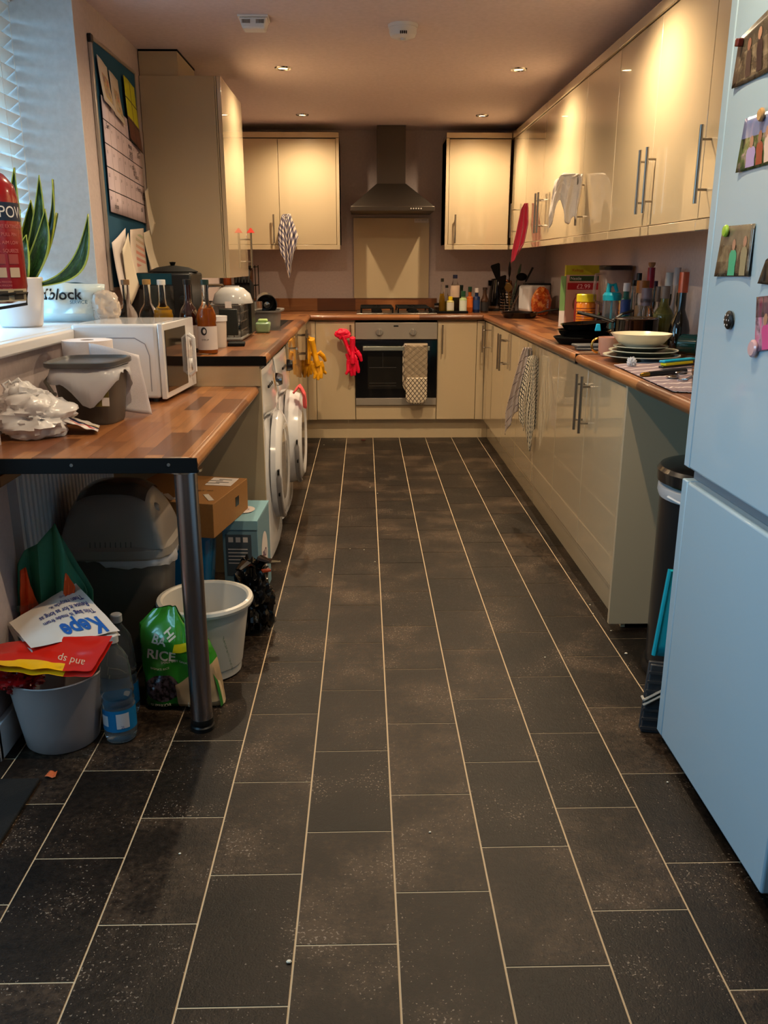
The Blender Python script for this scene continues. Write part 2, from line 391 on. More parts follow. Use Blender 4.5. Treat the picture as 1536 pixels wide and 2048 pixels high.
obj('upstand', MB(wf).box((LX, FY-.018, Z0), (.57, FY, Z0+.095)), WOODX, wf, bevel=.002)
obj('front_nosing', MB(wf).tube([(LF+.02, FF+.001, Z0-.019), (WF-.02, FF+.001, Z0-.019)], .019, 12), WOODX, wf)
wr = slab('worktop', 'butcher-block worktop on the right, far length up to the dark joint', WF, 3.452, RX, FF, WOODY)
obj('front_nosing', MB(wr).tube([(WF, 3.452, Z0-.019), (WF, FF-.02, Z0-.019)], .019, 12), WOODY, wr)
wr2 = slab('worktop', 'butcher-block worktop on the right, near length beside the fridge', WF, 2.08, RX, 3.444, WOODY)
obj('front_nosing', MB(wr2).tube([(WF, 2.08, Z0-.019), (WF, 3.444, Z0-.019)], .019, 12), WOODY, wr2)
obj('joint_strip', MB(wr2).box((WF-.018, 3.444, Z0-.038), (RX, 3.452, Z0+.0015)), BLKM, wr2)['label'] = 'black joint strip'

# ------------------------------------------------------------ cupboards
def bar_handle(root, x, y, z0, z1, out):
    """vertical bar handle standing off a door; out = unit vector away from the door"""
    o = Vector(out)*.034; b = Vector((x, y, 0)); mb = MB(root)
    mb.tube([b+o+Vector((0, 0, z0)), b+o+Vector((0, 0, z1))], .006, 10)
    h = (z1-z0); 
    for q in (z0+h*.18, z1-h*.18): mb.tube([b+Vector((0, 0, q)), b+o+Vector((0, 0, q))], .004, 8)
    return mb
def door(root, face, a0, a1, z0, z1, hand=None, hz=None, plane=None):
    """face: 'R' run on the right wall (faces -X), 'L' left wall (faces +X), 'F' far wall (faces -Y)"""
    gp = .0015
    if face == 'F': mb = MB(root).box((a0+gp, plane, z0+gp), (a1-gp, plane+.018, z1-gp)); out = (0, -1, 0)
    elif face == 'R': mb = MB(root).box((plane, a0+gp, z0+gp), (plane+.018, a1-gp, z1-gp)); out = (-1, 0, 0)
    else: mb = MB(root).box((plane-.018, a0+gp, z0+gp), (plane, a1-gp, z1-gp)); out = (1, 0, 0)
    d = obj('door', mb, CREAM, root, bevel=.0015)
    if hand is not None:
        x, y = (hand, plane) if face == 'F' else (plane, hand)
        obj('handle', bar_handle(root, x, y, hz[0], hz[1], out), STEEL, d)
    return d
# right base units
DP = .882; BZ0, BZ1 = .150, .872; HB = (.625, .85)
def base_right(y0, y1, doors, label):
    t = thing('base_cabinet', label, 'cabinet', (1.15, (y0+y1)/2, 0), group='gloss cream base cabinets')
    obj('carcass', MB(t).box((DP+.0185, y0, BZ0), (RX-.002, y1, .881)), CARC, t)
    for a, b, h in doors: door(t, 'R', a, b, BZ0, BZ1, h, HB, DP)
    return t
u = base_right(2.812, 3.84, [(2.812, 3.326, 3.285), (3.326, 3.84, 3.367)], 'gloss cream base cabinet nearest the fridge, two doors')
obj('end_panel', MB(u).box((DP-.006, 2.792, .02), (RX-.002, 2.811, .8815)), CARC, u, bevel=.001)
base_right(3.841, 4.87, [(3.841, 4.355, 4.315), (4.355, 4.87, 4.395)], 'gloss cream base cabinet with two tea towels on its handles')
base_right(4.871, 6.12, [(4.871, 5.385, 5.345), (5.385, 6.12, 5.43)], 'gloss cream base cabinet on the right, third from the fridge')
t = thing('corner_cabinet', 'narrow cream corner cabinet on the right by the far wall', 'cabinet', (1.15, 6.2, 0))
obj('carcass', MB(t).box((DP+.0185, 6.121, BZ0), (RX-.002, 6.83, .881)), CARC, t); door(t, 'R', 6.121, 6.262, BZ0, BZ1, 6.15, (.66, .85), DP)
struct('trim_2', MB().box((DP+.045, 2.811, 0), (DP+.06, 6.36, .149)), CREAM)
struct('trim_3', MB().box((-.445, 6.33, 0), (DP+.044, 6.345, .149)), CREAM)
# far base units
FP = 6.27
def base_far(x0, x1, hand, label, extra=None):
    t = thing('base_cabinet', label, 'cabinet', ((x0+x1)/2, 6.55, 0), group='gloss cream base cabinets')
    obj('carcass', MB(t).box((x0, FP+.0185, BZ0), (x1, 6.83, .881)), CARC, t); door(t, 'F', x0, x1, BZ0, BZ1, hand, (.64, .85), FP); return t
base_far(-.36, -.072, -.105, 'cream base cabinet left of the oven with pink gloves')
base_far(.532, .822, .567, 'cream base cabinet right of the oven')
t = thing('corner_post', 'cream corner filler post left of the glove cabinet', 'panel', (-.39, 6.29, BZ0)); obj('filler', MB(t).box((-.425, FP+.001, BZ0), (-.362, FP+.03, .875)), CREAM, t, bevel=.001)
t = thing('corner_post', 'cream corner filler post right of the oven', 'panel', (.85, 6.29, BZ0)); obj('filler', MB(t).box((.824, FP+.001, BZ0), (DP-.001, FP+.03, .875)), CREAM, t, bevel=.001)
# left base units past the washing machines
LP = -.425
def base_left(y0, y1, hand, hz, label):
    t = thing('base_cabinet', label, 'cabinet', (-.75, (y0+y1)/2, 0), group='gloss cream base cabinets')
    if y0 < 5.6: obj('carcass', MB(t).box((-1.03, y0, BZ0), (LP-.0185, y1, .70)), CARC, t)
    else: obj('carcass', MB(t).box((-1.03, y0, BZ0), (LP-.0185, y1, .881)), CARC, t)
    d = door(t, 'L', y0, y1, BZ0, BZ1, hand, hz, LP); return t, d
t, d = base_left(4.74, 5.30, None, None, 'cream sink cabinet just past the washing machine')
obj('knob', MB(t).tube([(LP, 5.0, .80), (LP+.03, 5.0, .80)], .005, 8).tube([(LP+.03, 4.96, .80), (LP+.03, 5.04, .80)], .007, 8), CHROME, d)
base_left(5.301, 5.76, 5.715, (.66, .85), 'cream base cabinet behind the yellow gloves, left door')
base_left(5.761, 6.26, 5.80, (.66, .85), 'cream base cabinet in the far left corner')
struct('trim_4', MB().box((LP-.06, 4.74, 0), (LP-.045, 6.345, .149)), CREAM)
# end panel between desk and dryer, filler above desk
t = thing('end_panel', 'plain cream end panel between the desk and the dryer', 'panel', (-.74, 3.42, 0))
obj('panel', MB(t).box((LX+.001, 3.412, .0), (LF-.008, 3.43, .881)), CARC, t, bevel=.001)

# wall units
WZB, WZT = 1.375, 2.175
def frame(root, mb_top, mb_bot, mat=CREAM):
    obj('cornice', mb_top, mat, root, bevel=.002); obj('pelmet', mb_bot, mat, root, bevel=.002)
WP = 1.08
def wall_right(y0, y1, doors, label):
    t = thing('wall_cabinet', label, 'cabinet', (1.25, (y0+y1)/2, WZB), group='gloss cream wall cabinets')
    obj('carcass', MB(t).box((WP+.0185, y0, WZB+.035), (RX-.002, y1, WZT-.04)), CARC, t)
    frame(t, MB(t).box((WP-.012, y0, WZT-.04), (RX-.002, y1, WZT)), MB(t).box((WP-.006, y0, WZB), (WP+.014, y1, WZB+.034)))
    for a, b, h in doors: door(t, 'R', a, b, WZB+.036, WZT-.041, h, (1.455, 1.685), WP)
    return t
wall_right(2.30, 2.86, [(2.30, 2.86, 2.81)], 'cream wall cabinet partly behind the fridge')
wall_right(2.861, 3.885, [(2.861, 3.372, 3.33), (3.372, 3.885, 3.415)], 'cream wall cabinet above the plates with a pair of bar handles')
wall_right(3.886, 5.40, [(3.886, 4.43, 4.385), (4.43, 5.40, 5.36)], 'cream wall cabinet with the white cloth hung on its handle')
wall_right(5.401, 6.84, [(5.401, 5.95, 5.445), (5.95, 6.51, 6.33)], 'cream wall cabinet with the red cloth, next to the far corner')
WFP = 6.53
def wall_far(x0, x1, doors, label, endL=False, endR=False):
    t = thing('wall_cabinet', label, 'cabinet', ((x0+x1)/2, 6.7, WZB), group='gloss cream wall cabinets')
    obj('carcass', MB(t).box((x0, WFP+.0185, WZB+.035), (x1, FY-.002, WZT-.04)), CARC, t)
    frame(t, MB(t).box((x0, WFP-.012, WZT-.036), (x1, FY-.002, WZT)), MB(t).box((x0, WFP-.006, WZB), (x1, WFP+.014, WZB+.034)))
    if endR: obj('side_panel', MB(t).box((x1-.022, WFP-.002, WZB+.034), (x1, FY-.002, WZT-.037)), CREAM, t, bevel=.001)
    if endL: obj('side_panel', MB(t).box((x0, WFP-.002, WZB+.034), (x0+.022, FY-.002, WZT-.037)), CREAM, t, bevel=.001)
    for a, b, h in doors: door(t, 'F', a, b, WZB+.036, WZT-.041, h, (1.42, 1.62), WFP)
    return t
wall_far(LX+.002, -.178, [(LX+.002, -.617, -.66), (-.617, -.201, -.575)], 'cream double wall cabinet left of the cooker hood', endR=True)
wall_far(.595, 1.065, [(.618, 1.062, .668)], 'cream single wall cabinet right of the cooker hood', endL=True)
# boiler cupboard
BX = -.672
t = thing('boiler_cupboard', 'tall deep cream boiler cupboard on the left wall', 'cabinet', (-.86, 4.7, 1.205))
obj('side_panel', MB(t).box((LX+.003, 4.385, 1.205), (BX-.030, 4.403, 2.12)), CARC, t, bevel=.001)
obj('front_strip', MB(t).box((BX-.028, 4.385, 1.205), (BX-.022, 4.403, 2.12)), CARC, t)
obj('carcass', MB(t).box((LX+.003, 4.404, 1.21), (BX-.021, 5.09, 2.115)), CARC, t)
obj('door', MB(t).box((BX-.020, 4.388, 1.205), (BX, 5.09, 2.12)), CREAM, t, bevel=.0015)
obj('handle', bar_handle(t, BX, 5.00, 1.25, 1.44, (1, 0, 0)), STEEL, t)
p = A(495, 469, X=BX+.035)
t2 = thing('red_peg', 'small red triangular clip on the boiler cupboard handle', 'clip', (BX+.034, 5.0, 1.4405))
obj('clip', MB().frustum((-.022, -.012, .022, .012, 0), (-.003, -.004, .003, .004, .026)), M('red_plastic', (170, 40, 30), .4), t2)
t = thing('flue_box', 'pale boxed flue above the boiler cupboard under the ceiling', 'box', (-.95, 4.55, 2.12))
obj('casing', MB(t).box((LX+.004, 4.40, 2.1205), (-.87, 4.82, 2.226)), CARC, t, bevel=.001)
obj('shadow_gap', MB(t).box((LX+.004, 4.40, 2.2262), (-.868, 4.82, CEIL-.0005)), BLKM, t)

# ------------------------------------------------------------ shapes used by many small things
def blob(mb, c, size, seed, amp=.25, freq=2.2, n=52, m=34, fold=.12, flatbot=True):
    """crumpled closed bag-like body"""
    c = Vector(c); b0 = len(mb.v)
    tmp = MB().sphere((0, 0, 0), 1, n, m)
    vs = []
    for v in tmp.v:
        q = v*freq + Vector((seed*3.7, seed*1.3, seed))
        k = 1 + amp*noise.noise(q) + fold*(.5-2.2*abs(noise.noise(q*1.3+Vector((noise.noise(q*2), 0, 0))))) + fold*.45*(.4-abs(noise.noise(q*3.1)))
        w = Vector((v.x*size[0], v.y*size[1], v.z*size[2]))*k
        if flatbot and w.z < -size[2]*.82: w.z = -size[2]*.82
        vs.append(c+w)
    mb.add(vs, tmp.f); return mb
def drape(root_loc, d, n, rows, folds=3, nu=26, nv=30, bot=None, seed=0, cr=.004):
    """hanging cloth: rows = [(z, offset along d, offset along n, width, fold depth)], top to bottom; bot(u) adds to the lower hem"""
    d = Vector(d); n = Vector(n); L = Vector(root_loc)
    def f(u, v):
        q = v*(len(rows)-1); i = min(int(q), len(rows)-2); t = q-i; a, b = rows[i], rows[i+1]
        t = t*t*(3-2*t)*.5+t*.5
        z, od, on, w, am = [a[k]+(b[k]-a[k])*t for k in range(5)]
        ph = 2*pi*folds*u + seed + 1.2*noise.noise(Vector((u*2, v*2, seed)))
        on2 = on + am*(sin(ph)+.4*sin(2.3*ph+seed))
        zz = z + (bot(u)*v if bot else 0)
        c = cr*noise.noise(Vector((u*6+seed, v*9, 1.7)))
        return L + d*(od+(u-.5)*w+am*.5*cos(ph)) + n*(on2+c) + Vector((0, 0, zz))
    return MB(root_loc).grid(f, nu, nv)
def plmap(pts):
    def f(u):
        for (a, x), (b, y) in zip(pts, pts[1:]):
            if u <= b: return x+(y-x)*(u-a)/(b-a)
        return pts[-1][1]
    return f
def check_mat(name, base, line, nx, ny, lw=.3, mode='check', second=None):
    def fn(t):
        v, x, y, z = t.xyz('uv')
        fx = t.m('LESS_THAN', t.m('FRACT', t.m('MULTIPLY', x, nx)), lw); fy = t.m('LESS_THAN', t.m('FRACT', t.m('MULTIPLY', y, ny)), lw)
        if mode == 'check':
            k = t.m('MULTIPLY', t.m('ADD', fx, fy), .5); col = t.ramp(k, [(0, lin(base)), (.5, lin(second or base)), (1, lin(line))])
        elif mode == 'grid': col = t.mix(t.m('MAXIMUM', fx, fy), lin(base), lin(line))
        elif mode == 'inv': col = t.mix(t.m('MAXIMUM', fx, fy), lin(line), lin(base))
        elif mode == 'rows': col = t.mix(fy, lin(base), lin(line))
        elif mode == 'quilt':
            a = t.m('ADD', t.m('MULTIPLY', x, nx), t.m('MULTIPLY', y, ny)); b = t.m('SUBTRACT', t.m('MULTIPLY', x, nx), t.m('MULTIPLY', y, ny))
            k = t.m('MAXIMUM', t.m('LESS_THAN', t.m('FRACT', a), lw), t.m('LESS_THAN', t.m('FRACT', b), lw)); col = t.mix(k, lin(base), lin(line))
        t.base(col); t.bump(t.noise(v, 220, 2), .15, .001)
    return M(name, rough=.85, fn=fn, sheen=.2)
CLEAR_LIQ = {}
def bottle(name, label, x, y, z, h, r, col=None, liquid=None, cap=(20, 20, 20), lab=None, group=None, neck=.30, nr=.32, sh='round', mat=None, cat='bottle', lab_z=(.12, .45), capr=1.15, caph=.10, sq=2.0, lettering=None, capmat=None):
    t = thing(name, label, cat, (x, y, z+.0003), group=group); n = 20
    hb = h*(1-neck-caph*.6); rn = r*nr
    if sh == 'round': prof = [(r*.55, 0), (r*.92, .001), (r, h*.03), (r, hb*.86), (r*.93, hb*.94), (r*.72, hb*1.02), (rn*1.25, hb*1.12), (rn, hb*1.22), (rn, h*.985)]
    elif sh == 'bulb': prof = [(r*.55, 0), (r*.94, .001), (r, h*.03), (r*.97, hb*.62), (r*.93, hb*.68), (r*1.0, hb*.76), (r*.98, hb*.86), (r*.78, hb*.98), (rn*1.3, hb*1.08), (rn*1.02, hb*1.2), (rn, h*.985)]
    elif sh == 'slope': prof = [(r*.6, 0), (r*.95, .001), (r, h*.04), (r, hb*.62), (r*.8, hb*.85), (rn*1.5, hb*1.02), (rn*1.1, hb*1.15), (rn, h*.985)]
    else: prof = [(r*.6, 0), (r*.95, .001), (r, h*.04), (r, hb*.96), (r*.86, hb*1.02), (rn, hb*1.05), (rn, h*.985)]
    g_ = mat or GLASS
    obj('glass_body' if cat == 'bottle' else 'body', MB().lathe(prof, n=n, p=sq), g_, t)
    if liquid:
        lc, lh = liquid; q = [(a*.93, b+.003) for a, b in prof if b < lh*h]; rr = q[-1][0]
        obj('liquid', MB().lathe(q+[(rr, lh*h)], n=n, p=sq), M('liquid_%d_%d_%d' % lc, lc, .08, trans=.35, ior=1.33), t)
    if lab:
        a, b = lab_z; obj('label', MB().shell([(r*1.012, hb*a), (r*1.012, hb*b*1.6)], n=n, p=sq), lab if not isinstance(lab, tuple) else M('label_%d_%d_%d' % lab, lab, .6), t)
    cm = capmat or M('cap_%d_%d_%d' % cap, cap, .35)
    obj('cap', MB().lathe([(rn*capr, h*(1-caph)), (rn*capr*1.02, h*(1-caph*.5)), (rn*capr, h*.997), (rn*capr*.85, h)], n=16), cm, t)
    return t
def B(xl, xr, yt, yb, Z=Z0):
    """centre, radius and height of an upright round thing from its outline in the photo, base on height Z"""
    p = A((xl+xr)/2, yb, Z=Z); w = (A(xr, yb, Y=p.y)-A(xl, yb, Y=p.y)).length/2
    q = A((xl+xr)/2, yt, Y=p.y+w); return p.x, p.y+w*.8, w, q.z-Z

def byX(xl, xr, yt, X):
    a = A((xl+xr)/2, yt, X=X); return X, a.y, (xr-xl)/2*a.y/FPX, a.z-Z0

# ------------------------------------------------------------ cooker, hob, hood
O0, O1 = -.070, .530
ov = thing('oven', 'built-in steel and black glass single oven in the far wall', 'oven', (.23, 6.5, .26))
obj('cavity', MB(ov).box((O0+.002, 6.40, .262), (O1-.002, 6.80, .870)), BLKM, ov)
cpz = .745
OVS = M('oven_steel', (176, 168, 156), .36, .55)
obj('control_panel', MB(ov).box((O0+.001, 6.255, cpz), (O1-.001, 6.272, .865)), OVS, ov, bevel=.002)
od = obj('door_glass', MB(ov).box((O0+.001, 6.250, .318), (O1-.001, 6.272, cpz-.004)), BLKG, ov, bevel=.002)
obj('bottom_trim', MB(ov).box((O0+.001, 6.252, .262), (O1-.001, 6.272, .315)), OVS, ov, bevel=.002)
ww = M('oven_window', (28, 26, 22), .1, coat=.6)
obj('window', MB(ov).box((.02, 6.2485, .385), (.445, 6.2498, .655)), ww, ov)
rk = MB(ov)
for z in (.54, .425): rk.box((.03, 6.2475, z), (.23, 6.2484, z+.004))
rk.box((.13, 6.2475, .54), (.132, 6.2484, .65)); rk.box((.03, 6.2475, .405), (.23, 6.2484, .408))
obj('rack', rk, STEEL, ov)
obj('handle', MB(ov).box((-.015, 6.205, .668), (.472, 6.215, .698)).box((.0, 6.215, .676), (.02, 6.25, .690)).box((.44, 6.215, .676), (.46, 6.25, .690)), M('pale_steel', (178, 184, 172), .3, .8), ov, bevel=.002)
for x in (.105, .352):
    k = obj('knob', MB(ov).lathe([(.026, 0), (.026, -.012), (.023, -.016)], (x, 6.255, .798), 22, 'Y'), M('knob_silver', (176, 170, 160), .3, .6), ov)
    obj('grip', MB(ov).box((x-.006, 6.228, .776), (x+.006, 6.24, .820)), M('knob_silver'), k, bevel=.002)
obj('display', MB(ov).box((.21, 6.2542, .835), (.245, 6.2549, .845)), BLK, ov)
t = thing('oven_filler_panel', 'blank cream panel under the oven', 'panel', (.23, 6.28, .150))
obj('panel', MB(t).box((O0+.001, FP, .152), (O1-.001, FP+.018, .258)), CREAM, t, bevel=.0015)
t = thing('gas_hob', 'steel four-burner gas hob with black pan supports on the far worktop', 'hob', (.235, 6.53, Z0))
obj('tray', MB(t).box((-.06, 6.275, Z0+.0002), (.53, 6.785, Z0+.009)), STEEL, t, bevel=.003)
ps = MB(t)
for cx in (.09, .36):
    x0, x1, y0, y1 = cx-.115, cx+.115, 6.31, 6.75
    for q in ((x0, y0, x1, y0), (x0, y1, x1, y1), (x0, y0, x0, y1), (x1, y0, x1, y1), (x0, 6.53, x1, 6.53)): ps.tube([(q[0], q[1], Z0+.045), (q[2], q[3], Z0+.045)], .006, 6)
    for yy in (6.42, 6.64): ps.tube([(x0, yy, Z0+.047), (cx-.03, yy, Z0+.047)], .005, 6).tube([(x1, yy, Z0+.047), (cx+.03, yy, Z0+.047)], .005, 6).tube([(cx, yy-.08, Z0+.047), (cx, yy-.03, Z0+.047)], .005, 6)
    for xx in (x0, x1):
        for yy in (y0, y1): ps.tube([(xx, yy, Z0+.008), (xx, yy, Z0+.047)], .007, 6)
obj('pan_supports', ps, BLKM, t)
for cx in (.09, .36):
    for yy in (6.42, 6.64): obj('burner', MB(t).lathe([(.04, Z0+.009), (.04, Z0+.022), (.030, Z0+.024), (.030, Z0+.032), (.0, Z0+.033)], (cx-t.location.x*0, yy, 0), 18), BLKM, t)
for i in range(4): obj('knob', MB(t).lathe([(.018, Z0+.009), (.018, Z0+.022), (.014, Z0+.034), (0, Z0+.034)], (.503, 6.36+i*.08, 0), 14), BLK, t)
HOODM = M('dark_brushed_steel', (92, 84, 76), .38, .9)
t = thing('cooker_hood', 'chimney cooker hood of brushed steel over the hob', 'cooker hood', (.205, 6.6, 1.63))
hx0, hx1, hy0, hc = -.098, .505, 6.36, .205
obj('chimney', MB(t).box((.098, 6.60, 1.838), (.305, FY-.002, CEIL-.002)), HOODM, t, bevel=.001)
cp = MB(t).frustum((hx0+.004, hy0+.004, hx1-.004, FY-.002, 1.668), (.094, 6.595, .309, FY-.002, 1.838))
obj('canopy', cp, HOODM, t)
obj('rim', MB(t).box((hx0, hy0, 1.637), (hx1, FY-.002, 1.668)), HOODM, t, bevel=.002)
for i in range(5): obj('button', MB(t).lathe([(.005, 0), (.005, -.003)], (.335+i*.018, hy0, 1.653), 10, 'Y'), M('button_light', (230, 225, 215), .3), t)
t = thing('splashback', 'tall cream glass splashback panel behind the hob', 'panel', (.21, FY-.01, 1.02))
obj('panel', MB(t).box((-.082, FY-.026, Z0+.0955), (.502, FY-.0185, 1.612)), M('cream_glass_splashback', (196, 176, 142), .35, coat=.2), t, bevel=.001)
st = obj('sticker', MB(t).box((.385, FY-.0272, 1.578), (.496, FY-.0262, 1.608)), PAPER, t)
text('lettering', 'DO NOT REMOVE', .011, (.392, FY-.0274, 1.594), (1, 0, 0), (0, 0, 1), BLK, st)

# ------------------------------------------------------------ washing machines
def washer(y0, label, name, protr, dark):
    t = thing(name, label, 'dryer' if name != 'washing_machine' else 'washing machine', (-.7, y0+.3, 0)); y1 = y0+.60; xf = -.425
    obj('casing', MB(t).box((-.985, y0, .02), (xf, y1, .70)).box((-.985, y0, .70), (xf-.03, y1, .85)), WHTG, t, bevel=.012, seg=3)
    # slanted fascia that bows outwards
    def fp(u, v):
        y = y0+.004+u*.592; b = sin(pi*u)**.6; z = .665+v*.183
        return Vector((xf+.002+.028*b*(1-v*.55)*min(1, v*6+.2)-.02*v, y, z-.03*(1-v)*sin(pi*u)))
    obj('control_fascia', MB(t).grid(fp, 24, 8, uv=False), WHTG, t, solid=.004)
    obj('front_bulge', MB(t).grid(lambda u, v: Vector((xf+.001+.024*sin(pi*u)**.5*sin(pi*min(1, .12+v*.88))**.3, y0+.006+u*.588, .03+v*.61)), 24, 10, uv=False), WHTG, t)
    dc = (xf+.018, y0+.30, .40)
    dd = obj('door', MB(t).lathe([(.245, 0), (.243, .022), (.225, protr*.8), (.195, protr), (.168, protr*.86), (.0, protr*.74)], dc, 40, 'X'), WHTG, t)
    obj('door_window', MB(t).lathe([(.158, protr*.875), (.10, protr*.96), (0, protr*.98)], dc, 32, 'X'), M('door_inner_'+('dark' if dark else 'pale'), (52, 54, 66) if dark else (176, 168, 160), .12, coat=.6), dd)
    # crescent grip on the near side of the door rim
    pts = [(dc[0]+protr*.72, dc[1]+.232*cos(a), dc[2]+.232*sin(a)) for a in [radians(176+i*7) for i in range(14)]]
    obj('door_grip', MB(t).tube(pts, [.004]+[.013]*12+[.004], 8), M('grip_grey', (128, 124, 124), .35), dd)
    for a in (176, 200): obj('hinge_cover', MB(t).obox((dc[0]+protr*.75, dc[1]+.236*cos(radians(a)), dc[2]+.236*sin(radians(a))), (.008, .02, .022)), BLK, dd)
    k = obj('dial', MB(t).lathe([(.030, 0), (.030, .014), (.024, .03), (0, .03)], (xf+.016, y0+.43 if not dark else y0+.36, .765), 24, 'X'), BLK if dark else CHROME, t)
    for i in range(4): obj('button', MB(t).lathe([(.007, 0), (.006, .008)], (xf+.014, y0+.12+i*.045, .775), 10, 'X'), GREYP if i else BLK, t)
    obj('drawer_line', MB(t).box((xf+.003, y0+.02, .655), (xf+.0045, y0+.20, .6565)), GREYP, t)
    return t
washer(3.45, 'white dryer beside the end panel, nearer of the two machines', 'tumble_dryer', .045, False)
washer(4.09, 'white washing machine with a dark round door and black dial', 'washing_machine', .085, True)
# pink cloth edge over the washing machine door
t = drape((-.330, 4.26, .60), (0, 1, 0), (1, 0, 0), [(.05, 0, -.03, .10, .004), (.085, 0, .0, .10, .006), (.04, .0, .022, .09, .006), (-.03, .01, .026, .06, .008)], 2, 10, 12)
o = obj('pink_cloth', t, M('coral_pink_cloth', (226, 92, 92), .8), loc=(-.330, 4.26, .60), solid=.003); tag(o, 'small coral pink cloth tucked over the washing machine door', 'cloth')

# ------------------------------------------------------------ desk end with leg
DZ = .80; DX = -.445; DY0, DY1 = 2.10, 3.4015
t = thing('breakfast_desk', 'lower butcher-block desk top on a steel leg, in front of the dryer', 'table', (-.75, 2.7, 0))
obj('top', MB(t).box((LX+.001, DY0, DZ-.038), (DX, DY1, DZ)), WOODY, t, bevel=.004)
obj('nosing', MB(t).tube([(DX, DY0, DZ-.019), (DX, DY1, DZ-.019)], .019, 12), WOODY, t)
es_ = obj('end_strip', MB(t).box((LX+.001, DY0-.006, DZ-.040), (DX+.017, DY0-.0005, DZ-.001)), BLKM, t, bevel=.001); es_['label'] = 'black end strip'
for x in (-.50, -.745): obj('screw', MB(t).lathe([(.0045, -.0068), (.004, -.0062)], (x, DY0, DZ-.018), 10, 'Y').lathe([(.0045, 0), (.004, -.001)], (x, DY0-.0062, DZ-.018), 10, 'Y'), GREYP, t)
lg = obj('leg', MB(t).lathe([(.030, .035), (.030, DZ-.045)], (-.470, 2.145, 0), 28), M('leg_dark_chrome', (176, 166, 164), .26, 1), t)
obj('foot', MB(t).lathe([(.034, .0005), (.034, .012), (.030, .016), (.033, .022), (.031, .036)], (-.470, 2.145, 0), 24), BLK, lg); obj('mounting_plate', MB(t).lathe([(.045, DZ-.045), (.045, DZ-.0385)], (-.470, 2.145, 0), 24), CHROME, lg)
t = thing('infill_panel', 'cream strip between the desk top and the higher worktop', 'panel', (-.73, 3.405, DZ))
obj('panel', MB(t).box((LX+.001, 3.4025, DZ+.0005), (LF-.012, 3.4115, .8815)), CREAM, t)
# timber bracket and radiator under the desk
t = thing('timber_batten', 'short timber batten on the wall under the desk corner', 'batten', (-.95, 2.2, .70))
obj('batten', MB(t).box((-.989, 2.13, .715), (-.945, 2.268, .745)), WOODY, t, bevel=.002)
t = thing('radiator', 'white ribbed radiator on the wall under the desk', 'radiator', (LX+.04, 2.8, .15))
rb = MB(t).box((LX+.03, 2.36, .15), (LX+.045, 3.30, .72))
for i in range(26): rb.box((LX+.045, 2.40+i*.034, .17), (LX+.056, 2.40+i*.034+.018, .70))
obj('panel', rb, WHT, t, bevel=.002)
obj('side_cover', MB(t).box((LX+.002, 2.345, .14), (LX+.06, 2.36, .73)), WHT, t); obj('bracket', MB(t).box((LX+.001, 2.5, .3), (LX+.03, 2.53, .6)), WHT, t)
obj('valve', MB(t).lathe([(.012, .09), (.016, .11), (.016, .14)], (LX+.03, 2.35, 0), 12), CHROME, t)

# ------------------------------------------------------------ fridge and freezer
FRX = .80
FRM = M('daylight_tinted_fridge_enamel', (164, 192, 210), .22, coat=.4)  # white enamel with the blue of the daylight put into its colour
t = thing('fridge_freezer', 'tall white fridge freezer on the right covered with photos and magnets', 'fridge', (1.1, 1.73, 0)); fr = t
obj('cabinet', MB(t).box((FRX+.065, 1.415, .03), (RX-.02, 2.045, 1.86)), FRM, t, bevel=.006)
for z0, z1 in ((.035, .752), (.785, 1.86)):
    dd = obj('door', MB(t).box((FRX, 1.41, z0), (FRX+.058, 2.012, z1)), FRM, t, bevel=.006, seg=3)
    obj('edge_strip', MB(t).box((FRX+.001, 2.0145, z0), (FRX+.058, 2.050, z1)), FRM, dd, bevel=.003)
obj('grip_recess', MB(t).box((FRX+.028, 1.42, .753), (FRX+.064, 2.045, .784)), M('recess_grey', (120, 126, 134), .4), t)
obj('door_seal', MB(t).box((FRX+.0585, 1.42, .04), (FRX+.0648, 2.04, 1.855)), GREYP, t)
for y in (1.45, 2.0): obj('foot', MB(t).lathe([(.02, .001), (.02, .03)], (FRX+.12, y, 0), 12), BLK, t)
t = thing('freezer', 'second white tall appliance at the right edge, nearer than the fridge', 'freezer', (1.1, 1.05, 0))
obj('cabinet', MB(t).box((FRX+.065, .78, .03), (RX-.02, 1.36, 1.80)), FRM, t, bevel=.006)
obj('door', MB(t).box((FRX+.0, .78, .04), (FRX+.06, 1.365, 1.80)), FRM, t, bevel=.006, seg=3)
obj('foot', MB(t).lathe([(.02, .001), (.02, .03)], (FRX+.12, 1.33, 0), 12), BLK, t); obj('foot', MB(t).lathe([(.02, .001), (.02, .03)], (FRX+.12, .83, 0), 12), BLK, t)
def photo_mat(i, bg, stops):
    def fn(n):
        v, x, y, z = n.xyz('uv'); mp = n.n('Mapping'); mp.inputs['Location'].default_value = (i*3.1, i*1.7, 0); mp.inputs['Scale'].default_value = (3.2, 1.5, 1)
        n.t.links.new(v, mp.inputs[0]); f = n.noise(mp.outputs[0], 2.0, 3, .55, .6)
        c = n.ramp(f, [(p, lin(q)) for p, q in stops]); top = n.m('GREATER_THAN', y, .62); gnd = n.m('LESS_THAN', y, .30)
        c = n.mix(n.m('MULTIPLY', top, .75), c, lin(bg[0])); n.base(n.mix(n.m('MULTIPLY', gnd, .45), c, lin(bg[1])))
    return M('photo_print_%d' % i, rough=.25, fn=fn, coat=.4)
def fig_mat(c): return M('print_tone_%d_%d_%d' % c, c, .35)
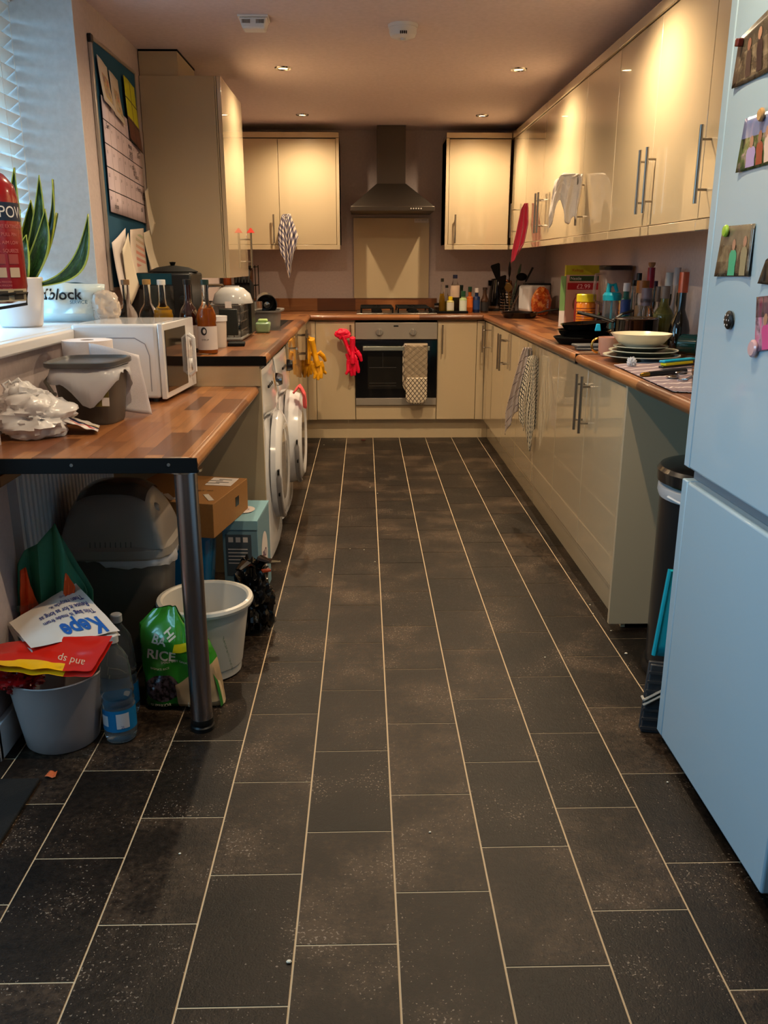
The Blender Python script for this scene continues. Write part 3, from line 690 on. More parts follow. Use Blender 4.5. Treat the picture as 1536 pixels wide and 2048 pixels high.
def fridge_photo(label, quad, mat, figs, group='photos on the fridge'):
    ps_ = [A(x, y, X=FRX-.003) for x, y in quad]; c = sum(ps_, Vector())/4
    t = thing('photograph', label, 'photo', c, group=group)
    def f(u, v):
        a = ps_[0].lerp(ps_[1], u); b = ps_[3].lerp(ps_[2], u); q = b.lerp(a, v); q.x = FRX-.0025-.012*abs(2*u-1)**3*(1-v)*.4; return q
    obj('print', MB(t).grid(f, 8, 8), mat, t, solid=.0006)
    for (u, v0, v1, w, col, head) in figs:   # little printed standing figures: clothing and head ovals
        fm = MB(t)
        def g_(a, b): 
            q = f(a, b).copy(); q.x -= .0013; return q
        ring = [g_(min(1, max(0, u+w*a)), v0+(v1-v0)*b) for a, b in ((-.42, 0), (.42, 0), (.40, .35), (.46, .62), (.42, .82), (.26, .93), (.10, .96), (.09, 1.02), (-.09, 1.02), (-.10, .96), (-.26, .93), (-.42, .82), (-.46, .62), (-.40, .35))]
        ob = obj('printed_figure', fm.add(ring, [tuple(range(len(ring)))]), fig_mat(col), t, smooth=0)
        q = g_(u, min(.97, v1+.07)); hh = MB(t); ring = [q+Vector((-.0001, -.0085*cos(k), .0120*sin(k))) for k in [2*pi*i/12 for i in range(12)]]
        obj('printed_head', hh.add(ring, [tuple(range(12))]), fig_mat(head), t, smooth=0)
    return t
SKIN1, SKIN2 = (176, 132, 108), (150, 104, 84)
fridge_photo('photo of two people in coats by trees, topmost on the fridge', [(1478, 78), (1545, 10), (1545, 140), (1467, 178)], photo_mat(1, ((70, 66, 56), (60, 52, 44)), [(.3, (28, 26, 24)), (.5, (92, 80, 64)), (.7, (150, 136, 112))]), [(.38, .1, .62, .16, (78, 60, 54), SKIN2), (.68, .1, .66, .18, (60, 44, 42), SKIN1)])
fridge_photo('photo with blue sky of people sitting on grass', [(1490, 238), (1546, 218), (1546, 326), (1475, 346)], photo_mat(2, ((120, 134, 190), (60, 84, 40)), [(.35, (40, 46, 40)), (.5, (88, 110, 60)), (.7, (190, 150, 170))]), [(.36, .05, .45, .3, (168, 150, 196), SKIN1), (.62, .05, .5, .22, (150, 70, 50), SKIN2), (.86, .05, .55, .22, (214, 190, 180), SKIN1)])
fridge_photo('photo of two people by a stone wall under the green magnet', [(1446, 453), (1510, 447), (1500, 553), (1432, 553)], photo_mat(3, ((112, 104, 88), (54, 46, 40)), [(.3, (50, 44, 36)), (.5, (110, 96, 76)), (.7, (150, 138, 110))]), [(.45, .02, .55, .24, (70, 170, 130), SKIN1), (.78, .02, .6, .22, (150, 140, 110), SKIN1)])
fridge_photo('photo in pink and black by the glass magnet, at the right edge', [(1513, 594), (1548, 590), (1548, 700), (1513, 703)], photo_mat(4, ((20, 18, 22), (176, 130, 150)), [(.3, (40, 34, 40)), (.5, (190, 150, 170)), (.7, (214, 60, 130))]), [(.55, .02, .5, .5, (206, 80, 140), SKIN1)])
fridge_photo('dark photo corner with white frame at the right edge, above the pink photo', [(1531, 520), (1550, 505), (1550, 572), (1519, 567)], photo_mat(5, ((16, 16, 18), (16, 16, 18)), [(.3, (12, 12, 14)), (.7, (40, 40, 44))]), [])
def magnet(label, px, py, r, mat, name='fridge_magnet', dots=False, dx=.004):
    p = A(px, py, X=FRX-dx); t = thing(name, label, 'magnet', p, group='magnets on the fridge')
    obj('disc', MB().lathe([(r, 0), (r, -.003), (r*.8, -.006), (0, -.007)], (0, 0, 0), 20, 'X'), mat, t)
    if dots:
        for i in range(7): a = i*2*pi/6; q = 0 if i == 6 else r*.6; obj('dot', MB().lathe([(.0022, -.0072), (0, -.0078)], (0, q*cos(a), q*sin(a)), 8, 'X'), WHT, t)
magnet('black round magnet with white dots, alone on the fridge door', 1459, 640, .020, BLK, dots=True)
magnet('bright green round magnet on the stone wall photo', 1453, 462, .013, M('lime_green', (150, 190, 60), .3), dx=.006)
magnet('clear glass magnet at the corner of the pink photo', 1507, 697, .018, M('rose_glass', (206, 170, 176), .1, coat=.5), dx=.006)
magnet('amber glass magnet on the blue sky photo', 1524, 229, .013, M('amber_glass', (190, 150, 100), .1, coat=.5), dx=.006)
p = A(1484, 85, X=FRX-.004)
t = thing('cube_magnet', 'small dark red cube magnet on the topmost photo', 'magnet', p); obj('cube', MB().obox((-.006, 0, 0), (.012, .018, .016), rx=.2), M('dark_red', (90, 30, 26), .2, coat=.5), t, bevel=.002)

# ------------------------------------------------------------ bin area between fridge and cupboard
t = thing('kitchen_bin', 'tall black round bin with domed lid between cupboard and fridge', 'bin', (1.085, 2.47, 0))
obj('body', MB().lathe([(.165, .0005), (.170, .02), (.172, .05), (.175, .60), (.178, .615)], n=40), M('bin_navy_black', (26, 30, 34), .3, coat=.3), t)
obj('liner_rim', MB().lathe([(.178, .585), (.183, .60), (.182, .618), (.176, .622)], n=40), LINER, t)
obj('contents', MB().lathe([(0, .640), (.14, .636), (.166, .618)], n=30), M('green_waste', (40, 62, 24), .7, nz=.4, nzs=60), t)
obj('lid', MB().lathe([(.187, .635), (.189, .668), (.180, .680), (.15, .688), (0, .692)], n=44), M('bin_lid_black', (30, 28, 28), .25, coat=.4), t)
obj('lid_button', MB().lathe([(.03, .6905), (.03, .694), (0, .695)], (.02, -.02, 0), 18), BLK, t)
obj('liner_tail', MB().tube([(-.178, -.05, .60), (-.14, -.125, .585), (-.09, -.162, .56), (-.06, -.178, .545)], .004, 6), WHT, t)
obj('pedal_base', MB().lathe([(.185, .0004), (.186, .012), (.176, .03)], n=40), BLK, t)
t = thing('dustpan', 'bright teal plastic dustpan stood upright against the bin', 'dustpan', (.905, 2.16, .335), rot=(radians(4), radians(6), radians(8)))
tealp = M('teal_plastic', (20, 160, 185), .3)
def pan_f(u, v):
    return Vector(((u-.5)*.18, -.012*sin(pi*u)-.02*(1-v), (v-.5)*.25))
obj('pan', MB().grid(pan_f, 12, 8, uv=False), tealp, t, solid=.004)
obj('rim', MB().tube([(-.09, -.02, -.125), (-.092, 0, .125), (.092, 0, .125), (.09, -.02, -.125)], .007, 8), tealp, t)
for i in range(3): obj('hole_boss', MB().lathe([(.010, 0), (.008, -.012)], (-.045, -.018, -.07+i*.06), 10, 'Y'), M('pale_teal', (140, 200, 205), .3), t)
obj('handle', MB().tube([(0, .0, .12), (0, .01, .19)], .014, 8), tealp, t)
t = thing('folding_crate', 'folded dark grey slatted crate standing against the fridge corner', 'crate', (.775, 2.12, .001), rot=(radians(-3), radians(4), radians(-6)))
gc = M('crate_grey', (52, 54, 58), .45)
obj('side', MB().box((0, -.03, 0), (.20, -.018, .205)), gc, t, bevel=.003); obj('side', MB().box((0, -.008, 0), (.20, .004, .205)), gc, t, bevel=.003)
for i in range(7): obj('rib', MB().box((-.004, -.034, .010+i*.028), (.19, -.029, .018+i*.028)), gc, t)
obj('string', MB().tube([(-.006, -.036, .10), (.04, -.037, .135), (.10, -.037, .14)], .004, 6).tube([(-.006, -.036, .085), (.04, -.038, .12), (.10, -.037, .128)], .004, 6).tube([(-.006, -.012, .10), (-.006, -.036, .10)], .004, 6), M('pale_string', (170, 165, 155), .8), t)

# ------------------------------------------------------------ cloths on handles
p = A(572, 424, Y=6.49)
c_ = (p.x, 6.497, 1.62)
m_ = drape(c_, (1, 0, 0), (0, -1, 0), [(.002, .0, .0, .03, .003), (-.03, .0, .012, .06, .005), (-.14, .0, .018, .115, .007), (-.26, .01, .020, .15, .008), (-.36, .006, .02, .12, .007)], 1.6, 26, 30, plmap([(0, .10), (.3, .04), (.5, -.10), (.75, .03), (1, .14)]), 1.0)
o = obj('tea_towel', m_, check_mat('navy_gingham', (226, 214, 196), (36, 32, 52), 6, 10, .5, 'check', (120, 112, 128)), loc=c_, solid=.0025); tag(o, 'navy and white gingham tea towel hung on the left wall cabinet handle', 'tea towel')
p = A(1045, 408, X=WP-.045)
c_ = (WP-.022, p.y-.02, p.z)
m_ = drape(c_, (.93, -.36, 0), (-.36, -.93, 0), [(.004, 0, 0, .025, .003), (-.03, -.008, .008, .05, .006), (-.15, -.012, .012, .075, .010), (-.28, -.035, .014, .08, .010), (-.34, -.055, .012, .05, .008)], 2, 20, 24, plmap([(0, -.03), (.5, .0), (1, .06)]), 2.2)
o = obj('dish_cloth', m_, M('crimson_cloth', (170, 14, 50), .85, nz=.3, nzs=300, sheen=.3), loc=c_, solid=.003); tag(o, 'crimson red cloth hung on a handle near the far right corner', 'cloth')
# white cloth draped over a handle (two falls to either side)
c_ = (WP-.032, 4.385, 1.690)
m_ = drape(c_, (.93, -.36, 0), (-.36, -.93, 0), [(.004, .0, 0, .05, .003), (-.008, -.045, .004, .14, .006), (-.07, -.05, .016, .15, .010), (-.14, -.06, .02, .15, .012), (-.19, -.06, .018, .14, .012)], 2.6, 28, 26, plmap([(0, -.055), (.16, -.01), (.34, .085), (.46, .03), (.6, -.03), (.74, -.04), (.8, .0), (1, -.02)]), 5.0, .008)
o = obj('dish_cloth', m_, M('white_cotton', (212, 202, 190), .85, nz=.25, nzs=260), loc=c_, solid=.004); tag(o, 'crumpled white cloth draped over a right wall cabinet handle', 'cloth')
# base cabinet tea towels
c_ = (DP-.042, 4.40, .852)
m_ = drape(c_, (.93, -.36, 0), (-.36, -.93, 0), [(.006, .0, .0, .04, .004), (-.03, -.005, .0, .06, .006), (-.15, -.02, .0, .09, .008), (-.30, -.045, .0, .11, .009), (-.42, -.055, .0, .09, .008)], 3, 26, 30, plmap([(0, -.04), (.3, .02), (.55, .08), (1, .12)]), .6)
o = obj('tea_towel', m_, check_mat('mauve_stripe_towel', (176, 160, 150), (66, 44, 52), 1, 9, .07, 'rows'), loc=c_, solid=.003); tag(o, 'mauve grey tea towel with dark stripes, left of the pair on the right base cabinet', 'tea towel')
c_ = (DP-.042, 4.315, .815)
m_ = drape(c_, (.9, -.43, 0), (-.43, -.9, 0), [(.012, .02, .0, .03, .003), (-.02, .018, .008, .05, .005), (-.14, .012, .012, .075, .007), (-.28, .004, .014, .10, .009), (-.42, .008, .014, .09, .010)], 2.2, 30, 34, plmap([(0, .10), (.25, .04), (.4, .1), (.62, -.07), (.8, .0), (1, .08)]), 3.3)
o = obj('tea_towel', m_, check_mat('black_cream_grid_towel', (222, 208, 180), (30, 28, 30), 13, 26, .28, 'grid'), loc=c_, solid=.003); tag(o, 'black and cream checked tea towel, right of the pair on the right base cabinet', 'tea towel')
# double oven glove over the oven handle
g0 = (.372, 6.185, .70)
t = thing('oven_glove', 'quilted beige double oven glove hung over the oven handle', 'oven glove', g0)
qm = M('quilted_taupe', (142, 126, 106), .85, fn=None)
qm = check_mat('quilted_taupe_diamond', (150, 134, 112), (96, 82, 68), 3.2, 5.5, .06, 'quilt'); tr = check_mat('trellis_print', (206, 192, 168), (84, 72, 62), 5, 5, .22, 'quilt')
def glf(z0, z1, x0, x1, y, rnd):
    def f(u, v):
        z = z0+(z1-z0)*v; k = 1.0
        if rnd and v > .8: k = math.sqrt(max(0.02, 1-((v-.8)/.2)**2*.75))
        q = .0035*sin(u*20)*sin(v*30) if not rnd else 0
        return Vector(((x0+x1)/2+(u-.5)*(x1-x0)*k, y-.008*sin(pi*u)-q, z))
    return f
obj('strap', MB(g0).grid(glf(.706, .47, .288, .455, 6.196, False), 20, 30), qm, t, solid=.010)
obj('mitt', MB(g0).grid(glf(.475, .285, .30, .453, 6.186, True), 16, 20), tr, t, solid=.018)
obj('back_strap', MB(g0).grid(glf(.703, .36, .276, .43, 6.232, True), 12, 20), tr, t, solid=.010)
obj('fold', MB(g0).grid(lambda u, v: Vector((.288+u*.167, 6.21-.02*cos(pi*v), .702+.014*sin(pi*v))), 10, 8), qm, t, solid=.008)
obj('hanging_loop', MB(g0).tube([(.292, 6.19, .698), (.284, 6.186, .712), (.30, 6.186, .716), (.303, 6.19, .70)], .003, 6), PAPER, t)
# rubber gloves
def glove(mb, o_, R, sc=1.0, seed=0):
    """limp rubber glove, cuff up at the origin, fingers down; R maps (across, out, down)"""
    P = lambda a, b, c: Vector(o_)+R @ Vector((a*sc, b*sc, -c*sc))
    mb.tube([P(0, 0, 0), P(.0, .004, .05), (P(.0, .004, .10)), P(.0, .0, .15), P(0, 0, .19)], [.054*sc, .048*sc, .043*sc, .050*sc, .046*sc], 12, flat=.42)
    rnd = random.Random(seed)
    for i, (a, l) in enumerate(((-.034, .070), (-.012, .085), (.011, .080), (.032, .062))):
        b = rnd.uniform(-.015, .015); mb.tube([P(a*.9, 0, .165), P(a, 0, .20), P(a*1.15+rnd.uniform(-.008, .008), b, .20+l*.6), P(a*1.2+b, b*1.4, .20+l)], [.0155*sc, .0155*sc, .0145*sc, .010*sc], 8)
    mb.tube([P(.030, 0, .10), P(.055, 0, .135), P(.066, .01, .175)], [.018*sc, .016*sc, .011*sc], 8)
def gl_obj(name, mb, mat, parent):
    o = obj(name, mb, mat, parent, smooth=60); m = o.modifiers.new('r', 'REMESH'); m.mode = 'VOXEL'; m.voxel_size = .0028; m.use_smooth_shade = True
    m = o.modifiers.new('s', 'SMOOTH'); m.factor = .5; m.iterations = 2; return o
pk = M('hot_pink_rubber', (235, 20, 62), .35); yl = M('yellow_rubber', (214, 150, 14), .35)
t = thing('rubber_gloves', 'pair of hot pink rubber gloves on the handle left of the oven', 'gloves', (-.105, 6.20, .745))
g1 = MB(); glove(g1, (.015, -.012, .02), Matrix.Identity(3), .98, 1); gl_obj('glove', g1, pk, t)
g1 = MB(); glove(g1, (-.055, -.006, .035), Matrix.Rotation(radians(-22), 3, 'Y'), .8, 5); gl_obj('glove', g1, pk, t)
obj('cuff_fold', blob(MB(), (-.055, -.02, .045), (.055, .022, .036), 3, .3, flatbot=False), pk, t)
t = thing('rubber_gloves', 'yellow rubber gloves hanging over the sink cabinet handles', 'gloves', (LP+.055, 5.70, .80))
Ry = Matrix.Rotation(radians(90), 3, 'Z')
g1 = MB(); glove(g1, (.0, .09, .0), Matrix.Rotation(radians(35), 3, 'Z') @ Matrix.Rotation(radians(8), 3, 'Y'), .95, 2); gl_obj('glove', g1, yl, t)
g1 = MB(); glove(g1, (.02, -.06, -.0), Matrix.Rotation(radians(20), 3, 'Z') @ Matrix.Rotation(radians(-12), 3, 'Y'), .95, 8); gl_obj('glove', g1, yl, t)
obj('peg', MB().tube([(-.008, .09, .01), (-.005, 0, .025), (-.008, -.06, .01)], .006, 8), CHROME, t)

# ------------------------------------------------------------ far right worktop: bottles, kettle, toaster
t = thing('bottle_tray', 'black tray under the oil bottles on the far worktop', 'tray', (.655, 6.50, Z0))
obj('tray', MB().box((-.115, -.085, .0003), (.115, .085, .006)).box((-.115, -.085, .006), (-.110, .085, .018)).box((.110, -.085, .006), (.115, .085, .018)).box((-.115, -.085, .006), (.115, -.08, .018)).box((-.115, .08, .006), (.115, .085, .018)), BLKM, t, bevel=.001)
GRP = 'bottles on the far worktop'; ZT = Z0+.006
bottle('oil_bottle', 'tall slim oil bottle with black cap, leftmost on the black tray', .578, 6.47, ZT, .245, .022, None, ((150, 110, 20), .55), (30, 28, 20), None, GRP, .38, .45, 'slope')
bottle('oil_bottle', 'slim clear bottle with dark cap, second from the left behind the tall oil bottle', .618, 6.53, ZT, .195, .022, None, ((130, 110, 40), .4), (22, 22, 20), None, GRP, .36, .45, 'slope')
bottle('squeeze_bottle', 'short yellow-capped bottle at the front of the black tray', .640, 6.455, ZT, .115, .027, None, None, (220, 190, 20), (210, 205, 190), GRP, .15, .5, 'flat', M('pale_yellow_plastic', (190, 180, 110), .3), caph=.22, lab_z=(.2, .55))
bottle('vinegar_bottle', 'largest clear bottle with navy and white cap on the tray', .680, 6.535, ZT, .27, .036, None, ((60, 50, 38), .42), (30, 34, 60), (196, 170, 150), GRP, .22, .42, 'round', lab_z=(.55, .62))
bottle('squeeze_bottle', 'short green-capped bottle with white label at the right of the tray', .735, 6.455, ZT, .155, .028, None, None, (30, 74, 50), (206, 214, 200), GRP, .20, .55, 'flat', M('sage_plastic', (150, 170, 120), .3), caph=.26, lab_z=(.1, .55))
bottle('sauce_bottle', 'dark bottle with green-black cap behind the green-capped one', .735, 6.60, Z0, .20, .022, None, None, (14, 26, 22), None, GRP, .3, .6, 'slope', M('dark_green_glass', (20, 36, 28), .1, coat=.5))
bottle('sauce_bottle', 'orange-labelled bottle with dark green cap', .792, 6.52, Z0, .19, .025, None, None, (16, 50, 34), (214, 106, 26), GRP, .28, .5, 'flat', M('orange_sauce', (170, 80, 20), .2), caph=.2, lab_z=(.35, .55))
bottle('sauce_bottle', 'blue bottle with a pale cap beside the orange-labelled one', .843, 6.52, Z0, .18, .026, None, None, (190, 180, 175), (22, 60, 120), GRP, .25, .5, 'flat', M('navy_plastic', (18, 34, 70), .25), caph=.18, lab_z=(.2, .5))
bottle('sauce_bottle', 'dark brown round-shouldered bottle just left of the kettle', .905, 6.52, Z0, .185, .031, None, None, (40, 26, 20), (30, 28, 30), GRP, .35, .5, 'bulb', M('brown_glass', (56, 34, 20), .12, coat=.5))
for i, (x, y, lb) in enumerate([(.555, 6.62, 'small dark spice jar behind the tray by the hob'), (.575, 6.70, 'small dark spice jar against the upstand')]):
    t = thing('spice_jar', lb, 'jar', (x, y, Z0), group='small spice jars'); obj('jar', MB().lathe([(.02, .0003), (.022, .01), (.022, .05)], n=16), GLASS, t); obj('lid', MB().lathe([(.023, .05), (.023, .065), (0, .066)], n=16), BLK, t)
    obj('spice', MB().lathe([(.019, .002), (.019, .035)], n=14), M('spice_brown', (90, 60, 40), .8), t)
# kettle
x, y, w, h = B(975, 1012, 555, 622)
t = thing('kettle', 'tall black kettle with a rose-gold handle side on the far worktop corner', 'kettle', (x+.005, y-.03, Z0)); 
obj('base', MB().lathe([(.085, .0003), (.085, .016), (.07, .02)], n=30), BLK, t)
obj('body', MB().lathe([(.072, .024), (.074, .04), (.070, .12), (.058, .20), (.052, .235)], n=32), BLKG, t)
obj('band', MB().shell([(.0735, .022), (.0748, .040)], n=32), STEEL, t)
obj('lid', MB().lathe([(.053, .235), (.050, .243), (.02, .248), (0, .249)], n=30), BLKG, t)
obj('spout', MB().frustum((-.075, -.012, -.045, .012, .19), (-.078, -.016, -.045, .016, .232)), BLKG, t, bevel=.004)
obj('handle', MB().tube([(.045, -.01, .235), (.095, -.02, .22), (.102, -.022, .15), (.092, -.02, .07), (.066, -.012, .045)], [.012, .014, .012, .012, .010], 10), M('rose_gold', (190, 130, 96), .2, 1), t)
# utensil holder
t = thing('utensil_holder', 'steel wire utensil holder beside the kettle', 'utensil holder', (1.095, 6.62, Z0))
uh = MB()
for i in range(7):
    z = .008+i*.021; uh.tube([(.058*cos(a), .058*sin(a), z) for a in [2*pi*k/20 for k in range(21)]], .0028, 6, cap=False)
for k in range(6): a = 2*pi*k/6; uh.tube([(.058*cos(a), .058*sin(a), .004), (.058*cos(a), .058*sin(a), .138)], .0025, 6)
obj('wire_cage', uh, CHROME, t); obj('base', MB().lathe([(.06, .0003), (.06, .005)], n=24), CHROME, t)
def utensil(name, label, x, y, tip, kind, mat):
    b = Vector((x, y, Z0+.012)); t = thing(name, label, 'utensil', b, group='cooking utensils in the wire holder'); d = Vector(tip)-b; L = d.length; q = d.normalized(); L0 = L*.68
    obj('handle', MB().tube([(0, 0, 0), q*L0*.5, q*L0], [.006, .006, .004], 8), mat, t)
    s_ = q.cross(Vector((0, 1, 0))).normalized()
    if kind == 'spatula':
        a = q*L0; e = q*L; pol = [a-s_*.016, a+s_*.016, e-q*.01+s_*.036, e+s_*.028, e-s_*.028, e-q*.01-s_*.036]; obj('blade', MB().prism(pol, (0, .004, 0)), mat, t)
    elif kind == 'spoon':
        obj('bowl', MB().tube([q*L0, q*(L0+(L-L0)*.25), q*(L0+(L-L0)*.6), q*L], [.008, .026, .032, .012], 14, flat=.3), mat, t)
    elif kind == 'ladle': obj('bowl', MB().sphere(q*(L-.03), .042, 14, 8, (1, .8, .7)), mat, t)
    elif kind == 'knife': obj('grip', MB().tube([q*L0, q*L], [.011, .013], 8, flat=.6), BLK, t)
OL = M('olive_wood', (110, 86, 40), .5)
utensil('spatula', 'black slotted spatula leaning far left in the utensil holder', 1.08, 6.61, A(990, 528, Y=6.50), 'spatula', BLKM)
utensil('turner', 'black turner between the spatula and the spoon', 1.09, 6.59, A(1003, 552, Y=6.47), 'spatula', BLKM)
utensil('serving_spoon', 'tall black spoon standing upright in the holder', 1.10, 6.63, A(1020, 524, Y=6.55), 'spoon', BLKM)
utensil('wooden_spoon', 'olive brown spoon in the holder', 1.11, 6.59, A(1016, 566, Y=6.49), 'spoon', OL)
utensil('wooden_spoon', 'pale green ladle-like spoon leaning right', 1.115, 6.64, A(1042, 528, Y=6.60), 'spoon', M('muted_green', (74, 96, 80), .5))
utensil('black_ladle', 'black hooked ladle leaning right over the toaster', 1.115, 6.61, A(1046, 546, Y=6.55), 'ladle', BLKM)
utensil('kitchen_knife', 'knife with a black riveted handle leaning right', 1.115, 6.59, A(1066, 535, Y=6.5), 'knife', STEEL)
# toaster and bread bag
x, y, w, h = B(1040, 1078, 563, 614)
t = thing('toaster', 'white two-slot toaster beside the utensil holder', 'toaster', (1.245, 6.40, Z0), rz=radians(12))
obj('body', MB().box((-.07, -.10, .012), (.07, .12, .205)), WHTG, t, bevel=.025, seg=4); obj('foot_plate', MB().box((-.06, -.09, .0005), (.06, .11, .012)), BLK, t)
obj('slot', MB().box((-.045, -.07, .202), (-.018, .09, .2062)), BLK, t); obj('slot', MB().box((.018, -.07, .202), (.045, .09, .2062)), BLK, t)
obj('lever', MB().box((-.02, -.122, .11), (.02, -.10, .125)), CHROME, t, bevel=.003); obj('dial', MB().lathe([(.014, 0), (.013, -.01)], (0, -.10, .05), 14, 'Y'), CHROME, t)
def orange_f(n):
    v, a, b, c = n.xyz('obj'); f = n.noise(v, 26, 4, .7, 1.0); n.base(n.ramp(f, [(.35, lin((150, 40, 8))), (.5, lin((206, 78, 14))), (.62, lin((240, 160, 80)))])); n.bump(f, .4, .004)
t = thing('bread_bag', 'shiny orange bread bag stood in front of the toaster', 'bag', (1.27, 6.20, Z0))
obj('bag', blob(MB(), (0, 0, .088), (.072, .05, .105), 4, .12, fold=.05), M('orange_wrap', rough=.2, fn=orange_f, coat=.6), t)
text('lettering', 'BREAD', .02, (1.31, 6.140, Z0+.05), (0, 0, 1), (-1, 0, 0), PAPER, t)
t = thing('storage_tub', 'square white storage tub with dark lid edge in the far right corner', 'container', (1.33, 6.70, Z0))
obj('tub', MB().frustum((-.085, -.10, .085, .10, .0005), (-.085, -.105, .085, .105, .20)), M('milky_tub', (190, 176, 168), .4), t, bevel=.006); obj('lid', MB().box((-.087, -.107, .20), (.087, .107, .212)), BLK, t, bevel=.003)
# frying pan near corner
p = A(1040, 636, Z=Z0); t = thing('frying_pan', 'black frying pan resting on the worktop corner', 'pan', (p.x, p.y+.02, Z0), rz=radians(-25))
obj('pan', MB().lathe([(0, .004), (.10, .004), (.128, .038), (.131, .038), (.104, .0006), (0, .0005)], n=36), BLKG, t)
obj('handle', MB().tube([(.12, .0, .034), (.19, 0, .052), (.27, 0, .062)], [.009, .011, .012], 10, flat=.6), BLK, t)

# ------------------------------------------------------------ right worktop: boxes, jars, blender, bottles
def carton(name, label, x, y, z, sx_, sy_, sz_, rz, mats, grp=None):
    t = thing(name, label, 'box', (x, y, z+.0004), rz=rz, group=grp)
    obj('carton', MB().box((-sx_/2, -sy_/2, 0), (sx_/2, sy_/2, sz_)), mats[0], t, bevel=.0015)
    return t
def ltext(s, size, loc, r, u, mat, parent, sx=1.0):   # lettering in the local frame of a thing
    L = parent.location.copy(); o = text('lettering', s, size, Vector(loc)+L, r, u, mat, parent, sx=sx); return o
t = carton('cereal_box', 'cereal box with yellow top and red price patch', 1.30, 5.20, Z0, .195, .062, .345, radians(-6), [M('cereal_pink', (206, 160, 150), .5)])
obj('side_panel', MB().box((-.0980, -.031, .0), (-.0976, .031, .29)), M('cereal_yellow', (226, 200, 30), .5), t)
obj('yellow_top', MB().box((-.0978, -.0313, .290), (.0978, .0313, .3455)), M('cereal_lime', (168, 160, 20), .5), t)
obj('green_band', MB().box((-.075, -.0316, .255), (.0952, -.0312, .285)), M('dark_green_ink', (26, 66, 34), .5), t)
obj('price_patch', MB().box((-.085, -.0318, .205), (.0952, -.0312, .245)), M('price_red', (170, 18, 34), .5), t)
obj('bowl_picture', MB().add([(.0+.05*cos(a), -.0317, .12+.06*sin(a)) for a in [2*pi*k/20 for k in range(20)]], [tuple(range(20))]), M('cereal_brown', (130, 84, 60), .6), t)
ltext('£2.99', .036, (-.032, -.032, .212), (1, 0, 0), (0, 0, 1), M('pale_pink_ink', (250, 200, 200), .5), t); ltext('Nestle', .024, (-.07, -.0318, .262), (1, 0, 0), (0, 0, 1), WHT, t)
ltext('Kellogg', .022, (-.062, -.0316, .310), (1, 0, 0), (0, 0, 1), M('red_ink', (150, 50, 10), .5), t)
obj('code_block', MB().box((-.0984, -.016, .01), (-.0981, .014, .035)), PAPER, t)
t = carton('cereal_box', 'thin green and white packet left of the cereal box', 1.165, 5.08, Z0, .03, .10, .285, radians(-14), [M('pale_green_card', (120, 160, 96), .5)])
obj('white_panel', MB().box((-.0152, -.0502, 0), (.0152, .0502, .09)), PAPER, t)
x, y, w, h = byX(1156, 1191, 588, 1.17)
t = thing('honey_jar', 'round orange jar with yellow lid and green base band', 'jar', (x, y, Z0))
obj('jar', MB().lathe([(.047, .0004), (.050, .008), (.050, .150), (.044, .160)], n=28), M('orange_jar', (206, 120, 20), .25, coat=.4), t)
obj('lid', MB().lathe([(.048, .160), (.051, .163), (.051, .197), (.047, .201), (0, .201)], n=28), M('lemon_lid', (214, 200, 30), .35), t)
obj('band', MB().shell([(.0508, .008), (.0508, .036)], n=28), M('green_band_ink', (110, 120, 30), .5), t)
bt = MB()
for i in range(5): bt.shell([(.0509, .070+i*.014), (.0509, .075+i*.014)], n=28)
obj('label_print', bt, M('brown_ink', (130, 60, 10), .6), t)
t = thing('red_jar', 'dark red jar squeezed between the cereal box and the orange jar', 'jar', (1.19, 4.78, Z0)); obj('jar', MB().lathe([(.025, .0004), (.027, .01), (.027, .16), (.021, .175), (.023, .195), (0, .196)], n=20), M('dark_red_jar', (110, 24, 24), .2, coat=.4), t)
p = A(1148, 642, Z=Z0); o = obj('yellow_cloth', blob(MB(), (0, 0, .028), (.042, .04, .036), 9, .6, 3, fold=.35), M('amber_cloth', (226, 150, 24), .7), loc=(p.x, p.y-.02, Z0+.001)); tag(o, 'crumpled amber yellow cloth in front of the orange jar', 'cloth')
# blender
x, y = 1.325, 4.59
t = thing('blender', 'blender with a clear ribbed jug and black lid against the wall', 'blender', (x, y, Z0))
obj('base', MB().frustum((-.085, -.085, .085, .085, .0005), (-.06, -.06, .06, .06, .11)), BLKG, t, bevel=.01)
SMOK = film('smoky_film', (170, 150, 144), .55)
obj('jug', MB().shell([(.052, .11), (.060, .13), (.076, .322)], n=20, p=3.5), SMOK, t, solid=.003)
obj('lid', MB().lathe([(.078, .322), (.081, .341), (.072, .346), (0, .346)], n=24, p=3.5), BLK, t, bevel=.002)
obj('handle', MB().tube([(-.06, -.04, .31), (-.12, -.07, .30), (-.13, -.075, .17), (-.05, -.035, .14)], [.009]*4, 8), SMOK, t)
obj('scale_marks', MB().box((.02, -.0845, .2), (.05, -.0842, .202)).box((.02, -.081, .18), (.05, -.0807, .182)), PAPER, t)
